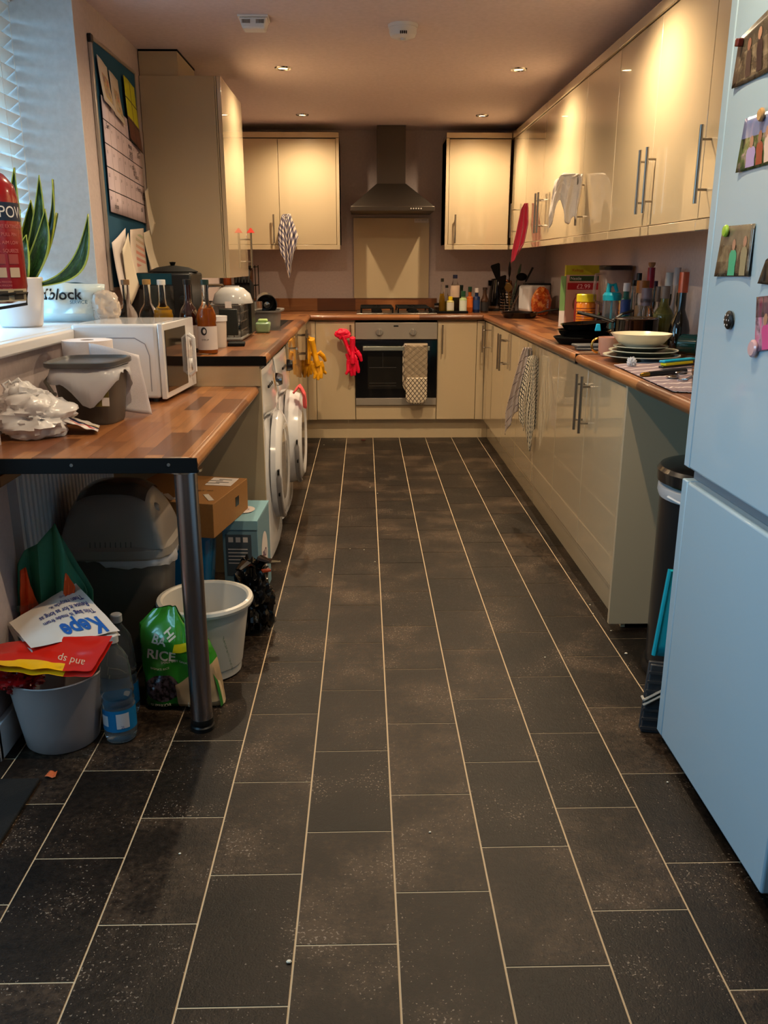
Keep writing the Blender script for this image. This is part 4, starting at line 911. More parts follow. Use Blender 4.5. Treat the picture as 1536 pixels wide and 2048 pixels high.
# sports bottle
x, y, w, h = 1.165, 4.06, .042, .27
t = thing('water_bottle', 'clear drinking bottle with bright teal flip lid and straw', 'bottle', (x, y, Z0)); TL_ = M('teal_lid', (0, 150, 175), .3)
obj('bottle', MB().lathe([(.038, .0005), (.042, .01), (.042, .05), (.037, .08), (.042, .11), (.041, .19)], n=24), PLAST, t)
obj('lid', MB().lathe([(.043, .188), (.044, .212), (.036, .224), (0, .226)], n=24), TL_, t); obj('flip_spout', MB().tube([(-.02, 0, .222), (-.016, 0, .26), (.008, 0, .26), (.022, 0, .228)], [.012, .013, .011, .008], 10), TL_, t); obj('straw', MB().tube([(0, 0, .01), (0, 0, .186)], .005, 8), TL_, t)
GB = 'bottles at the wall end of the right worktop'
def rb_(name, label, xl, xr, yt, X, **k):
    x, y, w, h = byX(xl, xr, yt, X); return bottle(name, label, x, y, Z0, h, w, group=GB, **k)
rb_('bottle', 'teal bottle with white and blue cap behind the drinking bottle', 1245, 1264, 566, 1.28, cap=(196, 206, 220), lab=(24, 60, 130), sh='flat', mat=M('teal_bottle', (20, 96, 96), .2, coat=.5), neck=.2, nr=.6, caph=.15, lab_z=(.6, .62))
rb_('bottle', 'clear bottle with black cap next to the teal bottle', 1260, 1278, 560, 1.33, cap=(16, 16, 16), sh='slope', liquid=((150, 70, 50), .2), nr=.5)
rb_('bottle', 'tall dark bottle with square black top by the wall', 1270, 1288, 546, 1.385, cap=(22, 26, 20), sh='slope', mat=M('dark_green_glass', (20, 36, 28), .1, coat=.5), nr=.5, caph=.2)
rb_('bottle', 'jar-like bottle with wide brown wooden cap', 1274, 1300, 561, 1.28, cap=(140, 84, 30), sh='flat', liquid=((196, 160, 120), .6), nr=.8, neck=.08, caph=.2)
rb_('decanter', 'cut glass bottle with dark red wax neck and cork', 1289, 1318, 535, 1.345, cap=(140, 16, 44), sh='round', nr=.42, neck=.42, caph=.28)
t = thing('cork_stopper', 'cork stopper on top of the dark red bottle neck', 'cork', (0, 0, 0)); x, y, w, h = byX(1289, 1318, 535, 1.345); t.location = (x, y, Z0+h+.001); obj('cork', MB().lathe([(.010, 0), (.016, .012), (.016, .022), (0, .023)], n=14), M('cork', (150, 104, 66), .8), t)
rb_('bottle', 'clear bottle with purple grey bulbous stopper', 1285, 1304, 576, 1.235, cap=(96, 86, 100), sh='bulb', nr=.9, neck=.1, caph=.3)
rb_('bottle', 'small dark bottle with a purple top behind the others', 1306, 1318, 562, 1.39, cap=(50, 30, 60), sh='slope', mat=BLKG, nr=.6)
rb_('bottle', 'tall bottle with white and grey capsule', 1331, 1349, 545, 1.385, cap=(196, 196, 192), sh='slope', mat=M('grey_green_glass', (90, 100, 80), .1, trans=.4), nr=.75, caph=.3)
rb_('gin_bottle', 'squat olive glass bottle with grey cap, front left', 1311, 1328, 573, 1.33, cap=(92, 80, 74), sh='bulb', liquid=((110, 110, 40), .5), nr=.75, caph=.26)
rb_('gin_bottle', 'broad-shouldered olive glass bottle with grey capsule in front', 1312, 1352, 572, 1.30, cap=(112, 100, 92), sh='bulb', liquid=((120, 118, 44), .55), mat=M('olive_glass', (150, 150, 80), .06, trans=.75), nr=.38, caph=.2, neck=.26)
rb_('bottle', 'tall clear bottle with silver capsule beside the foil-topped bottle', 1344, 1368, 535, 1.375, cap=(170, 160, 160), sh='round', nr=.5, caph=.22, neck=.36)
x, y, w, h = byX(1349, 1390, 544, 1.285); t = bottle('sparkling_wine', 'dark sparkling wine bottle with rose-gold foil neck', x, y, Z0, h, w, sh='slope', mat=M('black_green_glass', (10, 12, 10), .06, coat=.6), nr=.36, caph=.25, neck=.38, capr=1.25, capmat=M('rose_foil', (190, 96, 70), .3, .8), group=GB)
x, y, w, h = 1.29, 3.36, .04, .1
t = thing('mug', 'dark teal mug lying beside the plates by the fridge', 'mug', (x, y, Z0+.045), rot=(radians(90), 0, radians(40)))
tm_ = M('dark_teal_glaze', (4, 66, 70), .12, coat=.6)
obj('cup', MB().shell([(.03, -.045), (.040, -.035), (.044, .045), (.041, .045), (.036, -.03)], n=26), tm_, t); obj('bottom', MB().lathe([(0, -.045), (.03, -.045), (.034, -.040), (0, -.038)], n=24), tm_, t)
obj('handle', MB().tube([(.04, 0, .03), (.068, 0, .02), (.068, 0, -.015), (.04, 0, -.025)], .006, 8), tm_, t)
# saucepan and pan stack
x, y, w = 1.15, 3.62, .092
t = thing('saucepan', 'black steel-rimmed saucepan behind the plates', 'pan', (x, y, Z0))
obj('pot', MB().lathe([(0, .0005), (w*.94, .0008), (w*.97, .004), (w, .125), (w*1.03, .13), (w*.95, .13), (w*.92, .006), (0, .005)], n=40), BLKG, t); obj('rim', MB().lathe([(w*.98, .128), (w*1.04, .131), (w*.98, .134), (w*.94, .131)], n=40), CHROME, t)
obj('handle', MB().tube([(-w*.95, .03, .115), (-w*1.4, .06, .13), (-w*2.4, .12, .150)], [.010, .012, .013], 10, flat=.6), BLK, t)
def pan(label, x, y, z, r, h_, rz, hl=.2, up=.03, tilt=(0, 0), mat=BLKG):
    t = thing('frying_pan', label, 'pan', (x, y, z), rot=(tilt[0], tilt[1], rz), group='stack of dark pans on the right worktop')
    obj('pan', MB().lathe([(0, .004), (r*.78, .004), (r*.98, h_), (r, h_), (r*.8, .0004), (0, .0003)], n=36), mat, t)
    obj('handle', MB().tube([(r*.95, 0, h_*.8), (r+hl*.5, 0, h_+up*.7), (r+hl, 0, h_+up)], [.008, .011, .012], 10, flat=.55), BLK, t)
p = Vector((.985, 3.86, 0))
pan('lowest dark baking dish of the pan stack left of the mug', p.x+.02, p.y+.07, Z0+.0005, .135, .030, radians(30), .03, .0, mat=BLKM)
pan('middle black frying pan of the stack', p.x+.03, p.y+.08, Z0+.032, .130, .030, radians(60), .10, .02)
pan('topmost black frying pan with raised handle', p.x+.04, p.y+.11, Z0+.064, .115, .028, radians(-8), .10, .04, (0, radians(-4)))
t = thing('scissors_grip', 'small bright blue plastic clip on the pan stack', 'clip', A(1196, 655, Y=p.y-.05)); obj('clip', MB().frustum((-.014, -.006, .014, .006, -.016), (-.008, -.005, .008, .005, .016)), M('bright_blue', (40, 180, 230), .3), t, bevel=.003)
def tray_(label, x, y, z, sx_, sy_, rz, mat):
    t = thing('baking_tray', label, 'tray', (x, y, z), rz=rz, group='grey boards in front of the pans'); obj('board', MB().box((-sx_/2, -sy_/2, 0), (sx_/2, sy_/2, .011)), mat, t, bevel=.004); return t
q = A(1150, 694, Z=Z0)
tray_('lowest grey board with a pale inset in front of the pans', .985, 3.62, Z0+.0005, .17, .10, radians(-8), M('slate_grey', (60, 60, 62), .5))
tray_('upper grey board in front of the pans', .975, 3.64, Z0+.012, .16, .09, radians(4), M('slate_grey2', (76, 76, 78), .5))
t = thing('kitchen_knife', 'chef knife with black handle lying by the grey boards', 'knife', (1.02, 3.50, Z0+.001), rz=radians(-8))
obj('blade', MB().prism([(-.13, -.002, 0), (-.02, -.016, 0), (-.02, .012, 0), (-.10, .012, 0)], (0, 0, .002)), M('pale_blade', (210, 205, 180), .25, .7), t); obj('handle', MB().tube([(-.025, 0, .008), (.03, 0, .010), (.10, 0, .008)], [.009, .012, .010], 10), BLK, t)
# crockery
PL = M('sage_grey_glaze', (118, 124, 108), .2, coat=.4); PW = M('ivory_glaze', (226, 214, 186), .18, coat=.5)
x, y, w, h = B(1202, 1364, 700, 728); cx, cy = x, y+.0
def plate(label, x, y, z, r, mat, rz=0):
    t = thing('plate', label, 'plate', (x, y, z), group='stacked plates by the joint')
    obj('plate', MB().lathe([(0, .003), (r*.62, .003), (r*.97, .020), (r, .021), (r, .024), (r*.95, .023), (r*.6, .007), (0, .006)], n=48), mat, t); obj('foot_ring', MB().lathe([(r*.5, .0003), (r*.52, .0032), (r*.48, .0032)], n=40), mat, t)
PD = M('grey_plate_ivory_rim', fn=lambda n: n.base(n.mix(n.m('GREATER_THAN', n.xyz('obj')[3], .0205), lin((92, 96, 84)), lin((206, 206, 184)))), rough=.2, coat=.4)
cx, cy = 1.05, 3.20
plate('largest sage grey plate at the bottom of the stack', cx-.005, cy, Z0+.0005, .142, PD)
plate('second sage grey plate from the bottom', cx+.008, cy+.02, Z0+.0165, .128, PD)
plate('top grey side plate under the bowl', cx+.0, cy+.03, Z0+.031, .102, PD)
t = thing('bowl', 'wide ivory bowl on top of the plate stack', 'bowl', (cx+.0, cy+.03, Z0+.043))
obj('bowl', MB().lathe([(.048, .0), (.052, .006), (.085, .022), (.112, .055), (.114, .057), (.110, .057), (.082, .028), (.045, .011), (0, .010)], n=48), PW, t)
t = thing('mug', 'pink mug with gold handle tipped beside the ivory bowl', 'mug', (.968, 3.375, Z0+.0395), rot=(0, 0, radians(175)))
mp = M('blush_pink', (206, 158, 136), .3)
obj('cup', MB().lathe([(.026, -.038), (.038, -.02), (.041, .035), (.038, .035), (.034, -.018), (0, -.030)], n=26), mp, t)
obj('handle', MB().tube([(.036+.024*(1-cos(a)), 0, .004+.026*sin(a)*1.0) if False else (.040+.026*sin(a), 0, .002+.028*cos(a)) for a in [pi*k/12 for k in range(13)]], .0045, 8), M('gold_glaze', (214, 168, 84), .18, 1), t)
# striped mat with cutlery
mz = Z0+.002
q = [A(1228, 731, Z=mz), A(1384, 716, Z=mz), A(1384, 786, Z=mz), A(1345, 784, Z=mz)]
def mf(u, v):
    a = q[0].lerp(q[1], u); b = q[3].lerp(q[2], u); r_ = a.lerp(b, v); r_.z = mz+.0025+.0022*noise.noise(Vector((u*9, v*7, 2))); return r_
c_ = sum(q, Vector())/4
o = obj('tea_towel', MB(c_).grid(mf, 26, 20), check_mat('mauve_zigzag_towel', (120, 96, 100), (206, 190, 184), 4, 9, .14, 'rows'), loc=c_, solid=.002); tag(o, 'mauve striped tea towel laid flat under the drying cutlery', 'tea towel')
o = obj('crumpled_tissue', blob(MB(), (0, 0, .012), (.014, .012, .014), 11, .5, 3, fold=.4), WHT, loc=A(1263, 731, Z=mz+.006)); tag(o, 'small crumpled white tissue on the striped towel', 'tissue')
def lie(name, label, p0, p1, z, cat='cutlery'):
    a, b = A(*p0, Z=z), A(*p1, Z=z); d = b-a; t = thing(name, label, cat, a, rz=math.atan2(d.y, d.x), group='cutlery drying on the striped towel'); return t, d.length
zc = Z0+.012
t, L = lie('knife', 'black-handled knife with brass bolster on the striped towel', (1281, 750), (1380, 742), zc)
obj('bolster', MB().tube([(0, 0, 0), (.01, 0, 0), (.035, 0, 0)], [.004, .008, .008], 8), M('brass', (190, 150, 60), .25, 1), t); obj('handle', MB().tube([(.035, 0, 0), (L*.9, 0, 0)], [.009, .011], 8), BLK, t)
t, L = lie('paring_knife', 'knife with bright blue and yellow sheath on the towel', (1324, 728), (1386, 722), zc+.012)
obj('sheath', MB().box((0, -.012, .004), (L, .014, .012)), M('azure_plastic', (0, 150, 190), .3), t, bevel=.003); obj('yellow_side', MB().box((.004, -.014, -.006), (L*.9, .010, .0035)), M('lemon_plastic', (220, 210, 20), .35), t, bevel=.002); obj('grip', MB().box((-.008, -.014, -.014), (L*.95, .008, -.0065)), BLK, t, bevel=.002)
for i, (a, b, lb) in enumerate([((1338, 757), (1392, 744), 'steel dessert spoon nearest the towel edge'), ((1352, 748), (1395, 738), 'second steel spoon, behind the nearest one')]):
    t, L = lie('spoon', lb, a, b, zc-.004)
    obj('bowl', MB().sphere((.028, 0, .004), .02, 14, 8, (1.5, 1, .28)), CHROME, t); obj('handle', MB().tube([(.05, 0, .005), (.09, 0, .010), (.16, 0, .006)], [.003, .003, .005], 8, flat=.4), CHROME, t)
t, L = lie('fork', 'steel fork with its tines beside the spoons', (1362, 762), (1400, 748), zc-.004)
for k in range(4): obj('tine', MB().tube([(-.0, -.009+k*.006, .002), (.04, -.008+k*.0055, .0)], .0014, 6), CHROME, t)
obj('handle', MB().tube([(.04, 0, 0), (.055, 0, 0), (.16, 0, .004)], [.011, .005, .004], 8, flat=.3), CHROME, t)

# ------------------------------------------------------------ left wall: noticeboard, extinguisher, sill
t = thing('noticeboard', 'blue felt noticeboard in an aluminium frame on the left wall', 'noticeboard', (LX+.001, 3.95, 1.17))
bx = LX+.013; by0, by1, bz0, bz1 = 3.62, 4.285, 1.165, 2.115
obj('felt', MB(t).box((LX+.0015, by0+.008, bz0+.008), (bx-.003, by1-.008, bz1-.008)), M('blue_felt', (8, 74, 104), .9, nz=.2, nzs=300), t)
fr_ = M('aluminium_trim', (176, 168, 158), .35, .7)
for a, b in (((LX+.0015, by0, bz0), (bx+.002, by0+.018, bz1)), ((LX+.0015, by1-.014, bz0), (bx+.002, by1, bz1)), ((LX+.0015, by0+.018, bz1-.014), (bx+.002, by1-.014, bz1)), ((LX+.0015, by0+.018, bz0), (bx+.002, by1-.014, bz0+.014))): obj('frame_rail', MB(t).box(a, b), fr_, t, bevel=.002)
obj('corner_cap', MB(t).box((LX+.001, by0-.003, bz1-.028), (bx+.004, by0+.028, bz1+.003)), BLK, t, bevel=.003)
def sheet(name, label, cat, pts, mat, lift=.004, curl=.0, grp='papers pinned on the noticeboard'):
    c = Vector((bx, sum(p[0] for p in pts)/4, sum(p[1] for p in pts)/4)); t = thing(name, label, cat, c, group=grp)
    P_ = [Vector((bx+lift, y, z)) for y, z in pts]
    def f(u, v):
        q = P_[0].lerp(P_[1], u).lerp(P_[3].lerp(P_[2], u), v); q.x += curl*(v*v)*(.5+.5*u)+.0015*sin(u*5); return q
    obj('paper', MB(t).grid(lambda u, v: f(u, 1-v), 8, 8), mat, t, solid=.0008); t['_f'] = 0; del t['_f']
    return t, f
def cal_f(n):
    v, x, y, z = n.xyz('uv')
    gx = n.m('LESS_THAN', n.m('FRACT', n.m('MULTIPLY', x, 7)), .05); gy = n.m('LESS_THAN', n.m('FRACT', n.m('ADD', n.m('MULTIPLY', y, 5), .02)), .05)
    c = n.mix(n.m('MULTIPLY', gx, .55), lin((214, 196, 204)), lin((110, 90, 96))); c = n.mix(gy, c, lin((30, 24, 28))); n.base(c)
t, f = sheet('wall_calendar', 'large monthly planner sheet with handwritten notes on the blue board', 'calendar', [(3.675, 1.915), (4.262, 1.865), (4.262, 1.455), (3.675, 1.475)], M('planner_grid', fn=cal_f, rough=.7), .006)
ink = M('pen_ink', (34, 26, 34), .6)
rnd = random.Random(3)
for (u, v) in [(.66, .07), (.78, .10), (.6, .27), (.62, .33), (.86, .30), (.6, .37), (.66, .46), (.70, .50), (.74, .54), (.78, .66), (.9, .68), (.92, .73), (.84, .86), (.05, .24), (.1, .93)]:
    p = f(u, v); text('lettering', rnd.choice(['Rent', 'bins', 'Sun', 'call', 'shop', 'gym']), .030, (p.x+.0015, p.y, p.z-.01), (0, 1, 0), (0, 0, 1), ink, t)
for j in range(5):
    for i in range(7): p = f(i/7+.02, j/5+.07); text('lettering', str((j*7+i) % 31+1), .017, (p.x+.0012, p.y, p.z-.006), (0, 1, 0), (0, 0, 1), ink, t)
def bc_(base, cols, sc):
    def fn(n):
        v, x, y, z = n.xyz('uv'); r1 = n.wn(n.m('FLOOR', n.m('MULTIPLY', x, sc)), n.m('FLOOR', n.m('MULTIPLY', y, sc*1.3)))
        inside = n.m('MULTIPLY', n.m('MULTIPLY', n.m('GREATER_THAN', x, .25), n.m('LESS_THAN', x, .9)), n.m('MULTIPLY', n.m('GREATER_THAN', y, .15), n.m('LESS_THAN', y, .7)))
        n.base(n.mix(n.m('MULTIPLY', inside, .7), lin(base), n.ramp(r1, [(i/(len(cols)-1), lin(c)) for i, c in enumerate(cols)])))
    return fn
sheet('printed_sheet', 'printed colour chart, leftmost at the top of the board', 'paper', [(3.665, 2.055), (3.80, 2.035), (3.82, 1.865), (3.685, 1.895)], M('chart_sheet_1', fn=bc_((206, 196, 184), [(190, 60, 50), (90, 80, 90), (200, 170, 70), (160, 120, 110)], 6), rough=.7), .006, .02)
sheet('printed_sheet', 'second printed chart beside it at the top of the board', 'paper', [(3.815, 2.03), (3.945, 2.015), (3.965, 1.84), (3.835, 1.865)], M('chart_sheet_2', fn=bc_((204, 192, 176), [(190, 50, 50), (100, 130, 90), (210, 160, 90), (190, 180, 160)], 7), rough=.7), .007, .015)
def yg(n):
    v, x, y, z = n.xyz('uv'); g_ = n.m('MAXIMUM', n.m('LESS_THAN', n.m('FRACT', n.m('ADD', n.m('MULTIPLY', x, 2), .04)), .08), n.m('LESS_THAN', n.m('FRACT', n.m('MULTIPLY', y, 3)), .06))
    top = n.m('GREATER_THAN', y, .38); c = n.mix(top, lin((96, 56, 44)), lin((196, 200, 24))); n.base(n.mix(g_, c, lin((16, 16, 10))))
sheet('flyer', 'bright yellow and black flyer at the top right of the board', 'flyer', [(4.03, 2.055), (4.215, 2.035), (4.245, 1.76), (4.05, 1.80)], M('yellow_flyer', fn=yg, rough=.5), .008, .012)
def en(n):
    v, x, y, z = n.xyz('uv'); st = n.m('LESS_THAN', n.m('FRACT', n.m('ADD', n.m('MULTIPLY', y, 9), n.m('MULTIPLY', x, 2))), .5)
    ins = n.m('MULTIPLY', n.m('MULTIPLY', n.m('GREATER_THAN', x, .35), n.m('LESS_THAN', x, .95)), n.m('MULTIPLY', n.m('GREATER_THAN', y, .35), n.m('LESS_THAN', y, .9)))
    n.base(n.mix(n.m('MULTIPLY', n.m('MULTIPLY', st, ins), .6), lin((206, 190, 174)), n.ramp(y, [(.35, lin((180, 40, 30))), (.6, lin((210, 90, 60))), (.9, lin((120, 160, 110)))])))
sheet('letter', 'letter with a red and green striped chart tucked low on the board', 'letter', [(3.86, 1.415), (4.10, 1.43), (4.06, 1.19), (3.78, 1.16)], M('letter_chart', fn=en, rough=.7), .030, .02)
sheet('envelope', 'plain cream envelope leaning left at the bottom of the board', 'envelope', [(3.60, 1.355), (3.83, 1.42), (3.76, 1.17), (3.64, 1.13)], PAPER, .020, .03)
sheet('envelope', 'slim envelope in front of the cream one, low on the board', 'envelope', [(3.68, 1.33), (3.80, 1.40), (3.84, 1.18), (3.70, 1.10)], M('cream_paper', (210, 198, 176), .8), .038, .02)
sheet('leaflet', 'curled leaflet with an olive drawing, low at the right of the board', 'leaflet', [(4.12, 1.41), (4.27, 1.43), (4.275, 1.20), (4.18, 1.20)], M('cream_paper'), .02, .05)
sheet('sticky_note', 'small pale tag with a dark oval overlapping the planner corner', 'note', [(4.235, 1.60), (4.30, 1.62), (4.32, 1.46), (4.25, 1.40)], M('cream_paper'), .016, .02)
# extinguisher
ex, ey, ez, er = -.892, 2.10, 1.175, .082
RED = M('extinguisher_red', (140, 14, 22), .22, coat=.5)
t = thing('fire_extinguisher', 'red powder fire extinguisher on a wall bracket at the left edge', 'fire extinguisher', (ex, ey, ez))
obj('cylinder', MB().lathe([(0, .004), (er*.6, .006), (er*.93, .02), (er, .045), (er, .245), (er*.93, .272), (er*.7, .296), (er*.35, .310), (er*.25, .318), (er*.25, .33), (0, .33)], n=40), RED, t)
def arc(a0, a1, z0, z1, r, n=14):
    return MB().grid(lambda u, v: Vector((r*cos(radians(a0+(a1-a0)*u)), r*sin(radians(a0+(a1-a0)*u)), z0+(z1-z0)*v)), n, 2)
def ctext(s_, size, a0, z, r, mat, parent):
    cu = bpy.data.curves.new('t', 'FONT'); cu.body = s_; cu.size = size; cu.resolution_u = 3
    to = bpy.data.objects.new('t', cu); C.objects.link(to); bpy.context.view_layer.update()
    me = bpy.data.meshes.new_from_object(to.evaluated_get(bpy.context.evaluated_depsgraph_get())); bpy.data.objects.remove(to)
    for v in me.vertices: a = radians(a0)+v.co.x/r; v.co = Vector((r*cos(a), r*sin(a), z+v.co.y))
    me.materials.clear(); me.materials.append(mat); o = bpy.data.objects.new('lettering', me); C.objects.link(o); o.parent = parent
o = obj('label_band', arc(-130, 40, .192, .232, er+.0006, 30), M('label_navy', (14, 36, 66), .4), t); o['label'] = 'navy blue band'
ctext('POWDER', .036, -43, .199, er+.0012, WHT, t)
pk_ = M('label_pink_print', (196, 110, 110), .5)
for i, s_ in enumerate(['FIRE EXTINGUISHER', '1. PULL PIN', '2. AIM LOW', '3. SQUEEZE']): ctext(s_, .011, -50, .176-i*.018, er+.001, pk_, t)
for i in range(2):
    for j in range(2): obj('pictogram', arc(-60+i*26, -40+i*26, .096-j*.03+.0, .118-j*.03, er+.0009, 6), M('label_pale', (190, 170, 150), .5) if j else M('label_dim_pink', (150, 66, 66), .5), t)
for i in range(3): ctext('DO NOT USE ON PERSONS', .006, -84, .054-i*.008, er+.001, pk_, t)
obj('info_label', arc(-100, 0, .004+.008, .040, er+.0012, 14), M('label_beige', (180, 166, 138), .5), t)
for a in (-62, -32): obj('pictogram', arc(a, a+20, .016, .036, er+.0018, 6), M('label_dark', (60, 52, 44), .5), t)
obj('valve', MB().lathe([(.022, .325), (.022, .35), (.014, .36), (.014, .385)], n=16), M('brass_valve', (150, 110, 60), .3, 1), t)
obj('lever', MB().box((-.015, -.09, .385), (.015, .03, .395)).box((-.014, -.08, .352), (.014, .0, .36)), BLK, t, bevel=.002)
obj('bracket', MB().tube([(-.10, -.02, .06), (-.05, -.085, .03), (.01, -.090, .022), (.075, -.048, .03), (.088, -.01, .03), (.088, -.02, .005), (.03, -.085, -.005), (-.03, -.09, -.008), (-.06, -.07, -.01)], .0035, 6).tube([(-.02, -.088, .025), (-.02, -.088, -.012), (.03, -.08, -.015)], .003, 6).box((-.1, -.02, .0), (-.09, .02, .3)), BLK, t)
# pot plant
px_, py_ = -1.235, 3.13
t = thing('snake_plant', 'snake plant in a white pot on the window sill', 'plant', (px_, py_, SILLZ))
pot_ = obj('pot', MB().lathe([(0, .0005), (.066, .0006), (.072, .006), (.084, .10), (.087, .168), (.084, .172), (.080, .168), (.076, .145), (0, .145)], n=36), M('white_ceramic', (214, 210, 210), .3, coat=.3), t)
obj('soil', MB().lathe([(0, .146), (.076, .1465)], n=24), M('soil', (40, 28, 20), .9, nz=.5), pot_)
def leaf_f(n):
    v, x, y, z = n.xyz('uv'); e = n.m('ABSOLUTE', n.m('SUBTRACT', x, .5)); f = n.noise(v, 9, 4, .7, 1.5)
    g_ = n.ramp(f, [(.35, lin((16, 40, 14))), (.5, lin((40, 74, 26))), (.65, lin((70, 110, 44)))]); k = n.m('GREATER_THAN', e, .41); n.base(n.mix(k, g_, lin((186, 194, 70))))
LEAF = M('snake_leaf', fn=leaf_f, rough=.38, coat=.2)
def leaf(base, tip, w, bend, face, twist=.3):
    b, e = Vector(base), Vector(tip); d = e-b; s_ = Vector((cos(face), sin(face), 0)); nrm = s_.cross(d).normalized()
    def f(u, v):
        wv = 1.15*w*(.55+1.0*sin(pi*min(1, v*.62+.18))*.55)*(1-v**3.2); c = b+d*v+Vector(bend)*(sin(pi*v)) ; a = (u-.5)*2; q = s_*cos(twist*v*3)+nrm*sin(twist*v*3)
        return c+q*a*wv+nrm*(-.010*(1-a*a))
    obj('leaf', MB().grid(f, 6, 18), LEAF, t, solid=.003)
def lt(px, py, dy): p = A(px, py, Y=py_+dy); return p-t.location
for (tp, w, bd, fc, tw) in [((28, 335, -.02), .026, (-.01, 0, 0), 0, .1), ((78, 350, .0), .022, (.02, .0, 0), .3, .2), ((104, 358, .02), .020, (.035, 0, 0), -.2, .3), ((62, 400, .03), .026, (0, .01, 0), .5, .1), ((90, 418, -.02), .028, (.02, 0, 0), .2, .2),
        ((112, 425, .02), .024, (.02, 0, 0), -.4, .3), ((176, 428, .0), .034, (.045, 0, -.06), .1, .25), ((40, 420, -.03), .03, (-.02, 0, 0), .1, .1), ((52, 470, -.05), .03, (0, -.02, 0), 0, .1)]:
    T_ = lt(*tp); leaf((T_.x*.18, T_.y*.3, .14), T_, w, bd, fc, tw)
# parcel bag on the sill
t = thing('mailing_bag', 'pale glossy plastic parcel bag with printed logo on the window sill', 'bag', (-1.165, 3.37, SILLZ))
BAGP = M('pale_glossy_film', (206, 222, 226), .18, coat=.5)
def bag_f(side):
    def f(u, v):
        e = min(1, 6*u*(1-u))*min(1, 5*v*(1-v)+.12); n_ = noise.noise(Vector((u*5, v*4, side*3.1)))
        return Vector(((u-.5)*.335, side*(.052*e**.7)*(1+.25*n_)-.012*n_, .003+v*.150*(1-.12*abs(u-.35))+.010*n_*v))
    return f
mb = MB(); mb.grid(bag_f(-1), 34, 22); mb.grid(bag_f(1), 34, 22)
obj('bag', mb, BAGP, t, smooth=25)
obj('crumpled_end', blob(MB(), (.165, -.01, .055), (.055, .05, .062), 21, .3, 1.3, fold=.13), M('taupe_film', (190, 176, 164), .25, coat=.4), t, smooth=20)
def onbag(s_, size, u0, z, mat, sx=1.0, bold=0):
    cu = bpy.data.curves.new('t', 'FONT'); cu.body = s_; cu.size = size; cu.offset = bold; cu.resolution_u = 3
    to = bpy.data.objects.new('t', cu); C.objects.link(to); bpy.context.view_layer.update()
    me = bpy.data.meshes.new_from_object(to.evaluated_get(bpy.context.evaluated_depsgraph_get())); bpy.data.objects.remove(to)
    f = bag_f(-1)
    for v in me.vertices:
        X_ = u0+v.co.x*sx; Zz = z+v.co.y; q = f(min(.99, max(.01, X_/.335+.5)), min(.98, max(.02, Zz/.15))); v.co = Vector((X_, q.y-.004, Zz))
    me.materials.clear(); me.materials.append(mat); o = bpy.data.objects.new('lettering', me); C.objects.link(o); o.parent = t
onbag('adblock', .056, -.085, .088, M('logo_black', (16, 20, 26), .4), 1.0, .001); onbag('SERVICE', .018, .045, .072, M('logo_teal', (0, 90, 120), .4))
onbag('o', .07, -.15, .085, M('logo_green', (0, 170, 140), .4), 1.2, .003)
t = thing('folded_papers', 'small stack of folded papers beside the parcel bag on the worktop', 'paper', (-.985, 3.46, Z0+.001))
for i in range(4): obj('sheet', MB().obox((.0, 0, .045+i*.006), (.10-.008*i, .10, .004), rz=.1*i-.1), PAPER, t)
obj('carton', MB().box((-.05, -.045, 0), (.05, .05, .042)), M('kraft_grey', (176, 160, 144), .8), t, bevel=.002)

# ------------------------------------------------------------ on the desk
t = thing('microwave', 'white microwave oven with a dark glass door on the desk', 'microwave', (-.70, 2.985, DZ), rz=radians(-4))
mw = MB().box((-.325, 0, .014), (-.022, .40, .272)); obj('casing', mw, WHTG, t, bevel=.012, seg=3)
obj('side_panel_line', MB().tube([(-.20, -.0008, .225), (-.10, -.0008, .225), (-.065, -.0008, .205), (-.052, -.0008, .165), (-.052, -.0008, .04)], .0016, 5), M('seam_grey', (150, 150, 160), .5), t)
dd = obj('door', MB().box((-.019, .0, .012), (.0, .40, .274)), WHTG, t, bevel=.004)
obj('door_glass', MB().box((.0002, .02, .035), (.0025, .275, .250)), M('amber_black_glass', (30, 22, 18), .06, coat=.6), dd); obj('handle', MB().tube([(.003, .31, .06), (.022, .31, .075), (.022, .31, .20), (.003, .31, .215)], .008, 8), WHTG, dd)
obj('dial', MB().lathe([(.020, .0), (.018, .012), (0, .013)], (.0, .355, .19), 18, 'X'), WHT, dd); obj('dial', MB().lathe([(.020, .0), (.018, .012), (0, .013)], (.0, .355, .10), 18, 'X'), WHT, dd)
for x in (-.30, -.05):
    for y in (.03, .37): obj('foot', MB().lathe([(.012, .0003), (.012, .014)], (x, y, 0), 10), BLK, t)
t = thing('kitchen_roll', 'thick white kitchen roll with a loose sheet trailing to the desk', 'paper roll', (-.915, 2.84, DZ))
TIS = M('tissue_white', (226, 220, 222), .9, nz=.25, nzs=400)
obj('roll', MB().lathe([(.022, .0005), (.080, .0006), (.080, .232), (.022, .232), (.022, .0005)], n=40), TIS, t); obj('core', MB().shell([(.021, .001), (.021, .2315)], n=24), M('card_core', (150, 120, 90), .8), t)
def shf(u, v):
    x = .03+.165*u; y = -.080+.0*u-.03*sin(pi*u*.8)+.012*sin(3*v+2*u)*u; top = .228-.035*u**1.5; bot = .003+.03*(1-u)
    return Vector((x*(1+.15*(1-v)*u), y-.03*u*(1-v), bot+(top-bot)*v))
obj('loose_sheet', MB().grid(shf, 20, 14), TIS, t, solid=.001)
t = thing('food_caddy', 'grey food waste caddy with liner bag and tilted lid on the desk', 'caddy', (-.845, 2.625, DZ), rz=radians(-8))
CG = M('caddy_grey', (84, 78, 70), .45)
